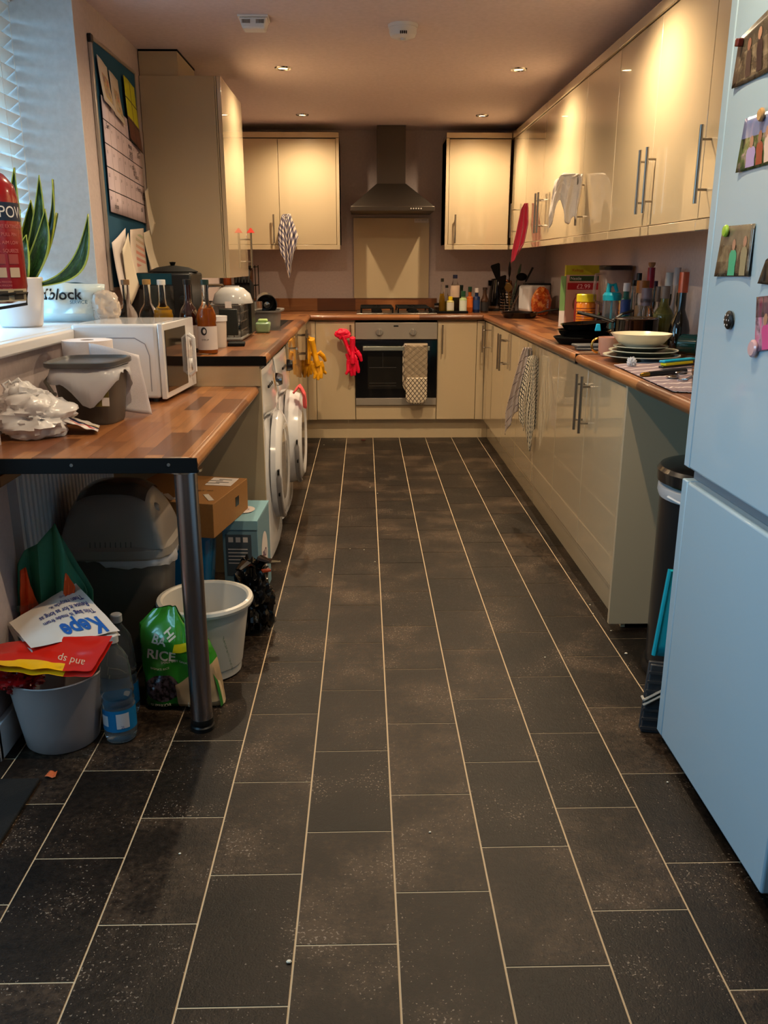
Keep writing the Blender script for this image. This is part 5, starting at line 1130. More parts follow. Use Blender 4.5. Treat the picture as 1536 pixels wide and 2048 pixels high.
def ring(hx, hy, z, n=32, p=4.5):
    out = []
    for i in range(n):
        a = 2*pi*i/n; k = (abs(cos(a))**p+abs(sin(a))**p)**(-1/p); out.append(Vector((hx*cos(a)*k, hy*sin(a)*k, z)))
    return out
def loft(rings, cap0=True, cap1=False):
    n = len(rings[0]); vs = [v for r_ in rings for v in r_]; fs = [(j*n+i, j*n+(i+1) % n, (j+1)*n+(i+1) % n, (j+1)*n+i) for j in range(len(rings)-1) for i in range(n)]
    if cap0: fs.append(tuple(range(n-1, -1, -1)))
    if cap1: fs.append(tuple((len(rings)-1)*n+i for i in range(n)))
    return MB().add(vs, fs)
obj('body', loft([ring(.078, .066, .0005), ring(.082, .070, .008), ring(.100, .084, .17), ring(.103, .087, .172), ring(.095, .08, .168), ring(.08, .066, .03)], True, False), CG, t)
def skirt(hx0, hy0, z0, drop, n=64, seed=0, gap=.004):
    top = []; mid = []; low = []
    for i in range(n):
        a = 2*pi*i/n; p = 4.5; k = (abs(cos(a))**p+abs(sin(a))**p)**(-1/p); w = noise.noise(Vector((cos(a)*1.25+seed, sin(a)*1.25, seed)))*1.5; w2 = noise.noise(Vector((cos(a)*7, sin(a)*7, seed+5)))
        top.append(Vector((hx0*cos(a)*k, hy0*sin(a)*k, z0+.003))); o_ = 1.06+.05*w2
        mid.append(Vector((hx0*cos(a)*k*o_, hy0*sin(a)*k*o_, z0-drop*.45*(1+w)))); o_ = 1.05+.12*abs(w2)
        low.append(Vector((hx0*cos(a)*k*o_, hy0*sin(a)*k*o_, z0-drop*(1+1.3*w)+.01*w2)))
    return loft([top, mid, low], False, False)
obj('liner', skirt(.103, .087, .172, .060, seed=4), LINER, t, solid=.001, smooth=60)
ld = obj('lid', loft([ring(.112, .094, 0), ring(.116, .098, .004), ring(.116, .098, .016), ring(.108, .09, .018), ring(.102, .084, .010), ring(.05, .04, .010)], True, True), M('caddy_lid', (74, 74, 76), .3, coat=.3), t, loc=(-.004, .0, .1755), rot=(radians(2), radians(-1), 0))
obj('carry_handle', MB().tube([(-.10, -.02, .165), (-.112, -.07, .13), (-.07, -.11, .10), (-.06, -.115, .10)], .006, 8), CG, t)
obj('sticker', MB().obox((.055, -.083, .085), (.07, .002, .05), rx=radians(-6)), M('sticker_olive', (96, 82, 30), .5), t); obj('sticker', MB().obox((.080, -.0845, .075), (.022, .002, .025), rx=radians(-6)), PAPER, t)
t = thing('carrier_bag', 'crumpled white carrier bag with red and navy stripes on the desk', 'bag', (-.935, 2.41, DZ), rz=radians(14))
obj('bag', blob(MB(), (-.015, .0, .050), (.10, .10, .060), 31, .35, 1.5, fold=.22), CARRIER, t, smooth=50)
obj('bag_top', blob(MB(), (-.040, .02, .105), (.06, .05, .040), 33, .35, 1.6, fold=.25, flatbot=False), CARRIER, t, smooth=50)
obj('tied_handles', MB().tube([(-.05, .01, .125), (-.06, .0, .150), (-.045, .01, .160), (-.03, .01, .14), (-.045, 0, .12)], .006, 6).tube([(-.07, .0, .12), (-.085, .0, .148), (-.07, .01, .155), (-.055, .01, .13)], .005, 6), CARRIER, t)
def fl_(u, v): return Vector((.03+u*.13, -.035+v*.10-.02*u, .010+.055*(1-u)*(1-.3*abs(v-.5))+.007*noise.noise(Vector((u*6, v*5, 3)))))
def stripes(n):
    v, x, y, z = n.xyz('uv'); k = n.m('ADD', y, n.m('MULTIPLY', n.noise(v, 4, 2), .25)); n.base(n.ramp(k, [(.0, lin((220, 212, 206))), (.30, lin((220, 212, 206))), (.31, lin((180, 30, 40))), (.40, lin((180, 30, 40))), (.41, lin((226, 220, 214))), (.47, lin((226, 220, 214))), (.48, lin((24, 28, 70))), (.60, lin((24, 28, 70))), (.61, lin((190, 160, 60))), (.68, lin((190, 160, 60))), (.69, lin((214, 206, 200)))]))
    for e in n.t.nodes:
        if e.type == 'VALTORGB': e.color_ramp.interpolation = 'CONSTANT'
obj('printed_flap', MB().grid(fl_, 22, 16), M('striped_carrier', fn=stripes, rough=.35), t, solid=.002, smooth=20)

# ------------------------------------------------------------ left worktop
GL = 'syrup and spirit bottles on the end of the left worktop'
AMB = (150, 86, 20)
lab1 = M('paper_label_grey', (200, 190, 186), .6)
for (x, lb, cap, liq, mt, lm) in [(-.955, 'syrup bottle with tan cap, leftmost in the row behind the microwave', (120, 90, 60), None, None, None), (-.885, 'clear syrup bottle with tan gold cap, second in the row', (160, 124, 70), ((120, 104, 90), .4), None, None),
        (-.812, 'syrup bottle with white cap and golden liquid', (216, 212, 206), ((190, 140, 20), .6), None, None), (-.722, 'dark brown bottle with black cap, fourth in the row', (16, 14, 14), None, M('cola_glass', (40, 16, 10), .08, coat=.6), lab1), (-.640, 'amber syrup bottle with black cap and a white face label, rightmost of the row', (26, 50, 44), ((190, 96, 10), .62), None, lab1)]:
    tb = bottle('syrup_bottle', lb, x, {-.955: 3.50, -.885: 3.56, -.812: 3.50, -.722: 3.56, -.640: 3.50}[x], Z0, .292, .0395, cap=cap, liquid=liq, sh='bulb', mat=mt, nr=.34, neck=.34, caph=.07, lab=lm, group=GL, lab_z=(.10, .385), capr=1.25)
    if lm:
        L_ = tb.location
        obj('label_face', MB().add([(.012*cos(a)-.006, -.0408, .092+.016*sin(a)) for a in [2*pi*k/16 for k in range(16)]], [tuple(range(16))]), M('label_print_dark', (24, 20, 30), .6), tb, smooth=0)
        obj('label_face_inner', MB().add([(.006*cos(a)-.004, -.0412, .092+.009*sin(a)) for a in [2*pi*k/12 for k in range(12)]], [tuple(range(12))]), lab1, tb, smooth=0)
        ltext('SYRUP', .010, (-.016, -.0412, .055), (1, 0, 0), (0, 0, 1), M('label_print_dark'), tb)
t = thing('toaster_oven', 'black boxy countertop oven behind the row of syrup bottles', 'oven', (-.90, 4.0, Z0))
obj('body', MB().box((-.145, -.13, .012), (.135, .14, .315)), BLK, t, bevel=.010); obj('door_glass', MB().box((-.125, -.1335, .07), (.055, -.1305, .26)), BLKG, t); obj('knob', MB().lathe([(.018, 0), (.016, -.018), (0, -.02)], (.095, -.131, .20), 16, 'Y'), BLK, t); obj('knob', MB().lathe([(.018, 0), (.016, -.018), (0, -.02)], (.095, -.131, .13), 16, 'Y'), BLK, t)
obj('foot_bar', MB().box((-.13, -.12, .0004), (.12, .13, .012)), BLKM, t); obj('teal_panel', MB().box((-.144, -.1318, .265), (.05, -.1305, .312)), M('dark_teal_metal', (14, 66, 84), .25, .4), t)
t = thing('wok_lid', 'round dark pan lid lying on top of the black countertop oven', 'lid', (-.87, 4.0, Z0+.3155)); obj('lid', MB().lathe([(.11, 0), (.112, .004), (.07, .022), (0, .032)], n=32), BLKM, t); obj('knob', MB().lathe([(.01, .031), (.015, .045), (0, .047)], n=14), BLK, t)
t = thing('storage_pot', 'white ribbed plastic tub with a lid beside the rightmost syrup bottle', 'tub', (-.645, 3.78, Z0)); 
obj('tub', MB().lathe([(.034, .0004), (.036, .01), (.040, .115)], n=24), M('milky_plastic', (196, 186, 176), .4), t); obj('lid', MB().lathe([(.043, .113), (.044, .135), (0, .137)], n=24), WHT, t)
t = thing('black_tray', 'small flat black tray beside the tub', 'tray', (-.57, 3.86, Z0+.0004), rz=.1); obj('tray', MB().box((-.045, -.05, 0), (.03, .05, .014)), BLKM, t, bevel=.003)
# dish rack
t = thing('dish_rack', 'dark plastic dish rack with wire trays beside the sink', 'dish rack', (-.68, 4.27, Z0))
obj('base_tray', MB().box((-.11, -.22, .002), (.10, .22, .020)), M('tray_grey', (110, 108, 104), .4), t, bevel=.008); obj('feet', MB().box((-.1, -.2, .0003), (-.08, .2, .002)).box((.07, -.2, .0003), (.09, .2, .002)), BLK, t)
wr_ = MB()
for z in (.05, .09, .13, .165):
    wr_.tube([(-.10, -.20, z), (.095, -.20, z), (.095, .19, z), (-.10, .19, z), (-.10, -.20, z)], .0028, 6)
for i in range(7): x = -.10+i*.0325; wr_.tube([(x, -.20, .02), (x, -.20, .165)], .0022, 6)
for i in range(10): y = -.20+i*.043; wr_.tube([(.095, y, .02), (.095, y, .165)], .0022, 6).tube([(-.10, y, .02), (-.10, y, .165)], .0022, 6)
obj('wire_frame', wr_, M('rack_wire', (96, 92, 84), .35, .6), t)
pn = [(.102, .06, .02), (.102, .20, .02), (.102, .20, .14)]+[(.102, .12+.08*cos(a), .14+.05*sin(a)) for a in [pi*k/8*.5 for k in range(5)]]+[(.102, .06, .19)]
obj('side_panel', MB().prism(pn, (.012, 0, 0)), M('rack_dark', (26, 32, 30), .4), t)
obj('cutlery_pocket', MB().box((-.0, -.222, .03), (.085, -.203, .15)), M('rack_dark'), t, bevel=.004); obj('tag', MB().box((.03, -.2245, .155), (.06, -.2225, .185)), PAPER, t)
for i in range(3):
    t = thing('drying_plate', ['white plate standing in the dish rack, front', 'white plate standing in the dish rack, middle', 'white plate standing in the dish rack, back'][i], 'plate', (-.70, 4.30+i*.05, Z0+.022), rot=(radians(78), 0, 0), group='plates drying in the rack')
    obj('plate', MB().lathe([(0, 0), (.05, 0), (.085, .010), (.083, .014), (.05, .004), (0, .004)], (0, .088, 0), 32), M('grey_white_glaze', (196, 196, 196), .2, coat=.4), t)
p = A(462, 600, Y=4.28); t = thing('upturned_bowl', 'upturned pale grey bowl on top of the dish rack', 'bowl', (p.x+.01, 4.27, Z0+.168))
obj('bowl', MB().lathe([(.098, 0), (.099, .004), (.086, .045), (.055, .072), (.035, .078), (0, .078)], n=36), M('grey_white_glaze'), t); obj('foot_ring', MB().shell([(.035, .077), (.035, .083), (.031, .083)], n=28), M('grey_white_glaze'), t)
# things further back behind the rack
t = thing('orange_jar', 'amber glass jar behind the dish rack', 'jar', (-.80, 5.0, Z0)); t.location = (-.80, 4.62, Z0)
obj('jar', MB().lathe([(.035, .0004), (.038, .01), (.038, .13), (.03, .145)], n=24), M('amber_jar', (170, 66, 14), .1, trans=.4), t); obj('lid', MB().lathe([(.034, .145), (.034, .165), (0, .166)], n=20), BLK, t)
t = thing('cleaning_bottle', 'bright blue cleaning bottle at the wall behind the dish rack', 'bottle', (-.945, 4.55, Z0)); obj('body', MB().lathe([(.032, .0004), (.036, .01), (.036, .16), (.02, .2), (.014, .22)], n=20, p=3), M('cyan_plastic', (20, 150, 210), .25), t); obj('cap', MB().lathe([(.016, .22), (.016, .25), (0, .252)], n=14), M('magenta_plastic', (190, 40, 110), .3), t)
t = thing('knife_block', 'black knife block with handles in the far left corner', 'knife block', (-.80, 5.80, Z0)); obj('block', MB().obox((0, 0, .13), (.11, .16, .22), rx=radians(-16)), BLKM, t, bevel=.006)
for i in range(5): obj('knife_grip', MB().obox((-.04+i*.02, -.055, .275), (.014, .022, .09), rx=radians(-16)), BLK, t, bevel=.003)
t = thing('jar_rack', 'black wire shelf with dark jars under the left wall cabinet', 'rack', (-.93, 6.45, Z0)); jr = MB()
for z in (.02, .20, .33):
    jr.box((-.115, -.10, z), (.14, .10, z+.006))
for x in (-.115, .135):
    for y in (-.10, .095): jr.box((x, y, .0003), (x+.006, y+.006, .345))
obj('shelves', jr, BLKM, t)
for k, z in enumerate((.0265, .2065)):
    for i in range(3):
        jt = thing('spice_jar', 'jar on the black corner shelf, %s of the %s row' % (['left', 'middle', 'right'][i], ['lower', 'upper'][k]), 'jar', (-1.005+i*.08, 6.42, Z0+z), group='jars on the black corner shelf')
        obj('jar', MB().lathe([(.028, 0), (.03, .008), (.03, .10), (.024, .115)], n=18), M(['jar_brown', 'jar_orange', 'jar_dark'][(i+k) % 3], [(70, 40, 24), (160, 70, 20), (30, 24, 22)][(i+k) % 3], .15, coat=.4), jt); obj('lid', MB().lathe([(.027, .115), (.027, .135), (0, .136)], n=18), BLK, jt)
# sink and washing-up bowl
t = thing('sink', 'stainless steel inset sink in the left worktop', 'sink', (-.74, 5.17, Z0)); a0, b0, a1, b1 = SK
rim = MB(t).box((a0, b0, Z0+.0003), (a1, b0+.03, Z0+.004)).box((a0, b1-.03, Z0+.0003), (a1, b1, Z0+.004)).box((a0, b0+.03, Z0+.0003), (a0+.06, b1-.03, Z0+.004)).box((a1-.03, b0+.03, Z0+.0003), (a1, b1-.03, Z0+.004))
obj('rim', rim, CHROME, t)
x0, x1, y0, y1, zb = a0+.06, a1-.03, b0+.03, b1-.03, Z0-.15
obj('basin', MB(t).add([(x0, y0, Z0+.002), (x1, y0, Z0+.002), (x1, y1, Z0+.002), (x0, y1, Z0+.002), (x0+.01, y0+.01, zb), (x1-.01, y0+.01, zb), (x1-.01, y1-.01, zb), (x0+.01, y1-.01, zb)], [(0, 1, 5, 4), (1, 2, 6, 5), (2, 3, 7, 6), (3, 0, 4, 7), (4, 5, 6, 7)]), CHROME, t)
obj('tap', MB(t).tube([(-.96, 5.2, Z0+.004), (-.96, 5.2, Z0+.18), (-.93, 5.2, Z0+.23), (-.85, 5.2, Z0+.23), (-.82, 5.2, Z0+.20)], .012, 10), CHROME, t)
t = thing('washing_up_bowl', 'grey plastic washing-up bowl standing in the sink', 'bowl', (-.605, 5.02, Z0-.148))
BW = .115
def rr(hx, hy, z): return ring(hx, hy, z, 36, 3.5)
obj('bowl', loft([rr(.085, .15, 0), rr(.095, .16, .01), rr(BW, .185, .235), rr(BW+.02, .20, .242), rr(BW+.02, .20, .250), rr(BW-.002, .182, .246), rr(.09, .15, .02)], True, True), M('bowl_grey', (98, 94, 92), .4), t)
t = thing('steel_saucepan', 'shiny steel saucepan piled in the washing-up bowl', 'pan', (-.64, 4.93, Z0+.065)); obj('pot', MB().lathe([(.0, 0), (.055, 0), (.06, .006), (.062, .085), (.058, .085), (.055, .008), (0, .006)], n=30), CHROME, t); obj('handle', MB().tube([(0, -.06, .07), (-.02, -.12, .08)], .008, 8), BLK, t)
t = thing('dark_pot', 'dark round pot tipped on its side in the washing-up bowl', 'pan', (-.575, 5.06, Z0+.135), rot=(radians(100), radians(0), radians(12))); obj('pot', MB().lathe([(0, -.05), (.04, -.05), (.055, -.035), (.060, .05), (.056, .05), (.05, -.03), (0, -.042)], n=30), M('gunmetal', (56, 58, 60), .2, .6, coat=.4), t); obj('hub', MB().lathe([(0, .058), (.018, .056), (.022, .050), (.022, -.04)], n=18), CHROME, t)
p = A(520, 666, Z=Z0); t = thing('sponge_box', 'pale green clear sponge box on the worktop edge by the sink', 'box', (-.545, 4.62, Z0), rz=radians(4))
obj('box', MB().frustum((-.035, -.055, .035, .055, .0004), (-.04, -.062, .042, .062, .055)), M('pale_green_plastic', (150, 180, 140), .2, trans=.3), t, bevel=.012, seg=3); obj('sponge', MB().box((-.025, -.04, .054), (.025, .04, .070)), M('sponge_green', (150, 176, 110), .9, nz=.5), t, bevel=.006)

# ------------------------------------------------------------ under the desk
t = thing('swing_bin', 'dark grey swing-lid bin under the desk', 'bin', (-.805, 2.66, 0))
BG = M('bin_dark_grey', (92, 87, 82), .42); BG2 = M('bin_lid_grey', (140, 132, 124), .34, coat=.3)
obj('body', loft([ring(.13, .10, .0005), ring(.135, .105, .01), ring(.162, .128, .395)], True, True), BG, t)
obj('liner', skirt(.163, .129, .395, .035, seed=8), LINER, t, solid=.001, smooth=60)
obj('lid_rim', loft([ring(.176, .142, .372), ring(.182, .148, .380), ring(.180, .146, .405), ring(.165, .13, .415)], False, False), BG2, t)
def dome(u, v):
    x = (u-.5)*2; y = (v-.5)*2; hx, hy = .165, .13; X_ = hx*x; 
    prof = max(0, 1-abs(x)**3.2); h = .188*prof**.55*max(0, 1-abs(y)**3.0)**.5
    return Vector((X_, hy*y, .408+h))
obj('lid', MB().grid(dome, 30, 26), BG2, t, smooth=50)
obj('flap', MB().grid(lambda u, v: Vector(((u-.5)*.215, -.085+.17*v, .408+.189*max(0, 1-abs((u-.5)*1.3)**3.2)**.55*max(.0, 1-abs((-.085+.17*v)/.13)**3.0)**.5+.007)), 18, 18), M('flap_dark', (74, 68, 62), .25, coat=.4), t, smooth=50)
obj('pivot', MB().lathe([(.020, 0), (.018, .01), (.010, .018), (0, .019)], (.125, -.05, .52), 18, 'X'), BG2, t)
rbm = MB()
for i in range(9): rbm.obox((-.064+i*.016, -.126, .428), (.003, .004, .030+.012*sin(pi*i/8)), rx=radians(-14))
obj('grip_ribs', rbm, BG, t)
t = thing('grey_bucket', 'pale grey ribbed plastic tub full of carrier bags at the left edge', 'bucket', (-.850, 2.105, 0))
obj('tub', MB().lathe([(.093, .0005), (.098, .006), (.106, .06), (.1065, .062), (.114, .115), (.1145, .117), (.121, .165), (.1215, .167), (.127, .205), (.130, .212), (.126, .214), (.118, .165), (.09, .01)], n=44), M('pale_grey_plastic', (158, 148, 146), .5), t)
t = thing('printed_carrier_bag', 'flattened white carrier bag with upside-down blue print on the grey tub', 'bag', (-.84, 2.12, .235))
quad = [A(18, 1245, Y=2.16), A(150, 1165, Y=2.26), A(240, 1262, Y=2.10), A(62, 1296, Y=2.02)]
def wb_(u, v, off=0.0):
    q = quad[0].lerp(quad[1], u).lerp(quad[3].lerp(quad[2], u), v)-t.location; b = .014*sin(pi*u)*sin(pi*v); return q+Vector((0, -.3*b, b+off+.003*noise.noise(Vector((u*5, v*5, 1)))))
mb = MB(); mb.grid(lambda u, v: wb_(u, v, .0), 22, 18); mb.grid(lambda u, v: wb_(u, v, -.012-.01*sin(pi*u)), 22, 18)
obj('bag', mb, M('offwhite_film', (206, 196, 186), .3, coat=.2), t, smooth=40)
blu = M('print_blue', (24, 84, 160), .4); nvy = M('print_navy', (30, 40, 110), .4)
def onquad(s_, size, u0, v0, mat, bold=0):
    cu = bpy.data.curves.new('t', 'FONT'); cu.body = s_; cu.size = 1; cu.offset = bold; cu.resolution_u = 3
    to = bpy.data.objects.new('t', cu); C.objects.link(to); bpy.context.view_layer.update()
    me = bpy.data.meshes.new_from_object(to.evaluated_get(bpy.context.evaluated_depsgraph_get())); bpy.data.objects.remove(to)
    for v in me.vertices:
        U = u0-v.co.x*size*.75; V = v0+v.co.y*size*1.35; q = wb_(min(.99, max(.01, U)), min(.995, max(.01, V)), .0022); v.co = q
    me.materials.clear(); me.materials.append(mat); o = bpy.data.objects.new('lettering', me); C.objects.link(o); o.parent = t
onquad('Kepe', .30, .90, .70, blu, .03); onquad('This bag is made from', .095, .93, .52, nvy, .01); onquad('Reuse it for as long as', .095, .93, .38, nvy, .01); onquad('Then recycle it.', .095, .93, .24, nvy, .01); onquad('carrier bags', .06, .90, .12, nvy)
t = thing('red_carrier_bag', 'red and yellow carrier bag folded under the white printed one', 'bag', (-.85, 2.05, .20))
rq = [A(-25, 1290, Y=2.10), A(225, 1272, Y=2.04), A(182, 1336, Y=1.965), A(-25, 1335, Y=1.97)]
def rb2(u, v, off=0):
    q = rq[0].lerp(rq[1], u).lerp(rq[3].lerp(rq[2], u), v)-t.location; return q+Vector((0, 0, .008*sin(3*u+2*v)+off+.006*noise.noise(Vector((u*6, v*4, 7)))))
mb = MB(); mb.grid(lambda u, v: rb2(u, v), 24, 10); mb.grid(lambda u, v: rb2(u, v, -.016), 24, 10)
def redm(n):
    v, x, y, z = n.xyz('uv'); k = n.m('GREATER_THAN', n.m('ADD', y, n.m('MULTIPLY', n.noise(v, 3, 2), .3)), .92); k2 = n.m('MULTIPLY', k, n.m('LESS_THAN', x, .72)); n.base(n.mix(k2, lin((196, 30, 16)), lin((236, 170, 20))))
obj('bag', mb, M('red_yellow_film', fn=redm, rough=.25, coat=.4), t, smooth=25)
obj('crumple', blob(MB(), (-.075, .0, .012), (.05, .05, .035), 41, .5, 2.2, fold=.4), M('deep_red_film', (150, 12, 14), .3, coat=.3), t, smooth=20)
p = rb2(.90, .75, .003)+t.location; text('lettering', 'and sp', .026, p, (-.93, -.2, .35), (-.25, -.4, -.8), M('pale_orange_ink', (240, 210, 170), .5), t)
t = thing('tote_bag', 'dark green shopping bag with orange lining standing behind the printed bag', 'bag', (-.905, 2.27, .262))
GRN = M('forest_green_nylon', (52, 128, 96), .5, nz=.2, nzs=200); ORG = M('bright_orange_lining', (226, 78, 10), .55)
def cone(p0, w, h, ang, seedv, off=0):
    return lambda u, v: Vector(p0)+Vector(((u-.5)*w*(1-v*.75)*cos(ang)+.02*v, (u-.5)*w*(1-v*.75)*sin(ang)-.03*sin(pi*u)*(1-v*.6)-off+.006*noise.noise(Vector((u*5, v*5, seedv))), h*v))
def tri(q): return abs((q % 1)*2-1)
def pleat(x0, x1, top, npl, dep, y0, z0=-.012, lean=.02):
    tf = plmap(top)
    return lambda u, v: Vector((x0+(x1-x0)*u+lean*v+.012*sin(5*u)*(1-v), y0-dep*tri(u*npl+.1)*(1-.45*v)+.006*noise.noise(Vector((u*8, v*5, 3))), z0+(tf(u)-z0)*v))
mb = MB(); mb.grid(pleat(-.095, .085, [(0, .20), (.10, .235), (.35, .26), (.62, .315), (.70, .285), (.82, .20), (1, .11)], 2.5, .045, .0, -.03), 50, 14)
mb.grid(pleat(-.09, .09, [(0, .15), (.2, .185), (.6, .27), (1, .10)], 1.5, .02, .035, -.25), 30, 10)
obj('shell', mb, GRN, t, smooth=30, solid=.003)
mb = MB(); mb.grid(pleat(-.078, -.040, [(0, .19), (.4, .20), (1, .07)], 1.5, .02, -.040), 14, 10); mb.grid(pleat(.022, .068, [(0, .07), (.6, .19), (1, .14)], 1.5, .02, -.045), 14, 10); obj('lining', mb, ORG, t, smooth=30, solid=.003)
t = thing('clear_tub_lid', 'clear round plastic tub rim behind the printed bag', 'tub', A(50, 1205, Y=2.24)); obj('rim', MB().shell([(.045, -.01), (.048, .0), (.044, .008)], n=28), PLAST, t)
def wbottle(label, x, y, z, full=True):
    t = thing('water_bottle', label, 'bottle', (x, y, z), group='large clear water bottles by the grey tub')
    prof = [(.030, .0005), (.040, .004), (.044, .022)]
    for i in range(3): prof += [(.0445, .03+i*.002)]
    prof += [(.0445, .105), (.042, .112), (.0445, .120), (.041, .132), (.0445, .142)]
    for i in range(5): prof += [(.0445-.001*i, .150+i*.016), (.0425-.001*i, .158+i*.016)]
    prof += [(.036, .245), (.024, .268), (.0135, .285), (.0135, .300)]
    obj('bottle', MB().lathe(prof, n=28), PLAST, t); obj('cap', MB().lathe([(.0165, .292), (.0168, .312), (.014, .315), (0, .315)], n=20), M('cap_white', (196, 190, 184), .4), t)
    obj('label', MB().shell([(.0452, .040), (.0452, .104)], n=28), M('label_azure', (16, 108, 160), .35), t)
    obj('label_patch', MB().grid(lambda u, v: Vector((.0456*cos(radians(-85+45*u)), .0456*sin(radians(-85+45*u)), .050+.045*v)), 8, 2), M('label_white_patch', (190, 190, 196), .5), t)
    obj('label_patch', MB().grid(lambda u, v: Vector((.0456*cos(radians(-150+35*u)), .0456*sin(radians(-150+35*u)), .056+.032*v)), 8, 2), M('label_white_patch'), t)
    return t
t = wbottle('two-litre clear water bottle with blue label standing in front of the grey tub', -.688, 2.100, 0)
L_ = t.location; ltext('2L', .012, (.016, -.0475, .053), (1, .35, 0), (0, 0, 1), nvy, t)
wbottle('second clear water bottle whose cap shows behind the first', -.715, 2.235, 0)
# rice sack
t = thing('rice_sack', 'bright green ten kilo rice sack behind the desk leg', 'sack', (-.545, 2.285, 0))
def rice(side):
    def f(u, v):
        x = (u-.5)*2; wv = .118*(1-.10*v**3)-(.0 if v < .85 else .045*(v-.85)/.15); e = max(0, 1-abs(x)**4)**.5*min(1, (1-v)*3.2+.08)*min(1, v*9+.5)
        z = .002+v*.315*(1-.22*max(0, x)*v-.02*x*x)
        return Vector((x*wv-.03*v*v*max(0, x)-.012*v, side*.052*e*(1+.2*noise.noise(Vector((u*4, v*4, side))))+.008*noise.noise(Vector((u*7, v*6, 2))), z+.006*noise.noise(Vector((u*6, v*3, 8)))))
    return f
def ricem(n):
    v, x, y, z = n.xyz('uv'); f = n.noise(v, 3.2, 3, .6)
    dx = n.m('SUBTRACT', x, .28); dy = n.m('MULTIPLY', n.m('SUBTRACT', y, .24), 1.6); d = n.m('ADD', n.m('MULTIPLY', dx, dx), n.m('MULTIPLY', dy, dy)); k = n.m('LESS_THAN', n.m('ADD', d, n.m('MULTIPLY', f, .03)), .065)
    c = n.mix(k, n.ramp(y, [(0, lin((24, 96, 30))), (.5, lin((40, 130, 30))), (1, lin((64, 150, 40)))]), n.ramp(n.noise(v, 22, 3), [(.4, lin((26, 18, 20))), (.6, lin((96, 80, 84)))]))
    sand = n.m('MULTIPLY', n.m('LESS_THAN', n.m('ADD', y, n.m('MULTIPLY', x, -.5)), .05), n.m('GREATER_THAN', x, .45)); n.base(n.mix(sand, c, lin((190, 160, 120))))
RM = M('rice_sack_print', fn=ricem, rough=.25, coat=.5)
obj('front', MB().grid(rice(-1), 24, 28), RM, t, smooth=25); obj('back', MB().grid(rice(1), 16, 20), M('sack_green', (34, 120, 40), .3, coat=.4), t, smooth=25)
gus = MB().grid(lambda u, v: Vector((.110-.03*v*v-.016*v+.008*sin(pi*u), -.035+.07*u, .008+.20*v)), 6, 12); obj('gusset', gus, M('gusset_cream', rough=.4, fn=lambda n: n.base(n.mix(n.m('GREATER_THAN', n.m('ADD', n.m('ABSOLUTE', n.m('SUBTRACT', n.xyz('uv')[1], .5)), n.m('MULTIPLY', n.xyz('uv')[2], -.12)), .28), lin((206, 180, 140)), lin((36, 110, 36))))), t)
rf = rice(-1)
def onrice(s_, size, u0, v0, mat, bold=0, ang=0):
    cu = bpy.data.curves.new('t', 'FONT'); cu.body = s_; cu.size = size; cu.offset = bold; cu.resolution_u = 3
    to = bpy.data.objects.new('t', cu); C.objects.link(to); bpy.context.view_layer.update()
    me = bpy.data.meshes.new_from_object(to.evaluated_get(bpy.context.evaluated_depsgraph_get())); bpy.data.objects.remove(to)
    for v in me.vertices:
        a, b = v.co.x*cos(ang)-v.co.y*sin(ang), v.co.x*sin(ang)+v.co.y*cos(ang); q = rf(min(.98, max(.02, u0+a/.236)), min(.98, max(.02, v0+b/.315))); v.co = q+Vector((0, -.0022, 0))
    me.materials.clear(); me.materials.append(mat); o = bpy.data.objects.new('lettering', me); C.objects.link(o); o.parent = t
CW = M('cream_ink', (220, 214, 190), .5)
onrice('RICE', .042, .12, .56, CW, .001, -.18); onrice('BA', .036, .20, .72, CW, .001, -.35); onrice('HI', .034, .36, .80, CW, .001, -.9); onrice('SMALL BUT GREAT', .010, .30, .50, CW); onrice('BASMATI RICE', .009, .16, .44, CW)
onrice('10kg', .022, .56, .045, CW, .0005); onrice('SUPERIOR', .014, .10, .05, CW)
obj('price_sticker', MB().grid(lambda u, v: rf(.46+.30*u+.04*v, .60+.10*v+.07*u)+Vector((0, -.003, 0)), 8, 4), M('sticker_yellow', (226, 206, 20), .4), t)
text('lettering', 'BASMATI RICE', .022, t.location+Vector((.124, -.022, .22)), (.1, .35, -.93), (0, .93, .35), M('ink_green', (20, 70, 30), .5), t)
# white bucket
t = thing('white_bucket', 'white round bucket with a rolled rim behind the desk leg', 'bucket', (-.515, 2.51, 0))
obj('bucket', MB().lathe([(.095, .0005), (.104, .006), (.106, .035), (.109, .036), (.137, .232), (.150, .236), (.153, .245), (.150, .254), (.138, .256), (.132, .250), (.128, .225), (.10, .02), (0, .018)], n=48), M('bucket_white', (206, 200, 188), .35, coat=.2), t)
# blue crate, cardboard box, detergent box, black bag
t = thing('blue_crate', 'translucent bright blue plastic crate under the cardboard box', 'crate', (-.685, 2.985, 0))
obj('crate', loft([ring(.09, .10, .0005), ring(.098, .11, .02), ring(.122, .135, .32), ring(.135, .148, .325), ring(.135, .148, .345), ring(.118, .130, .343), ring(.095, .105, .03)], True, True), M('crate_blue', (10, 104, 160), .2, trans=.15, coat=.4), t)
t = thing('detergent_box', 'pale blue tall carton with a round logo against the end panel', 'box', (-.475, 3.19, 0), rz=radians(-3))
obj('carton', MB().box((-.065, -.135, .0005), (.07, .135, .335)), M('pale_blue_card', (112, 146, 160), .5), t, bevel=.002)
obj('lid_flap', MB().obox((0, -.0, .340), (.142, .278, .005), rx=radians(.8)).box((-.068, -.1395, .305), (.072, -.1365, .340)), M('pale_blue_card2', (132, 176, 190), .5), t)
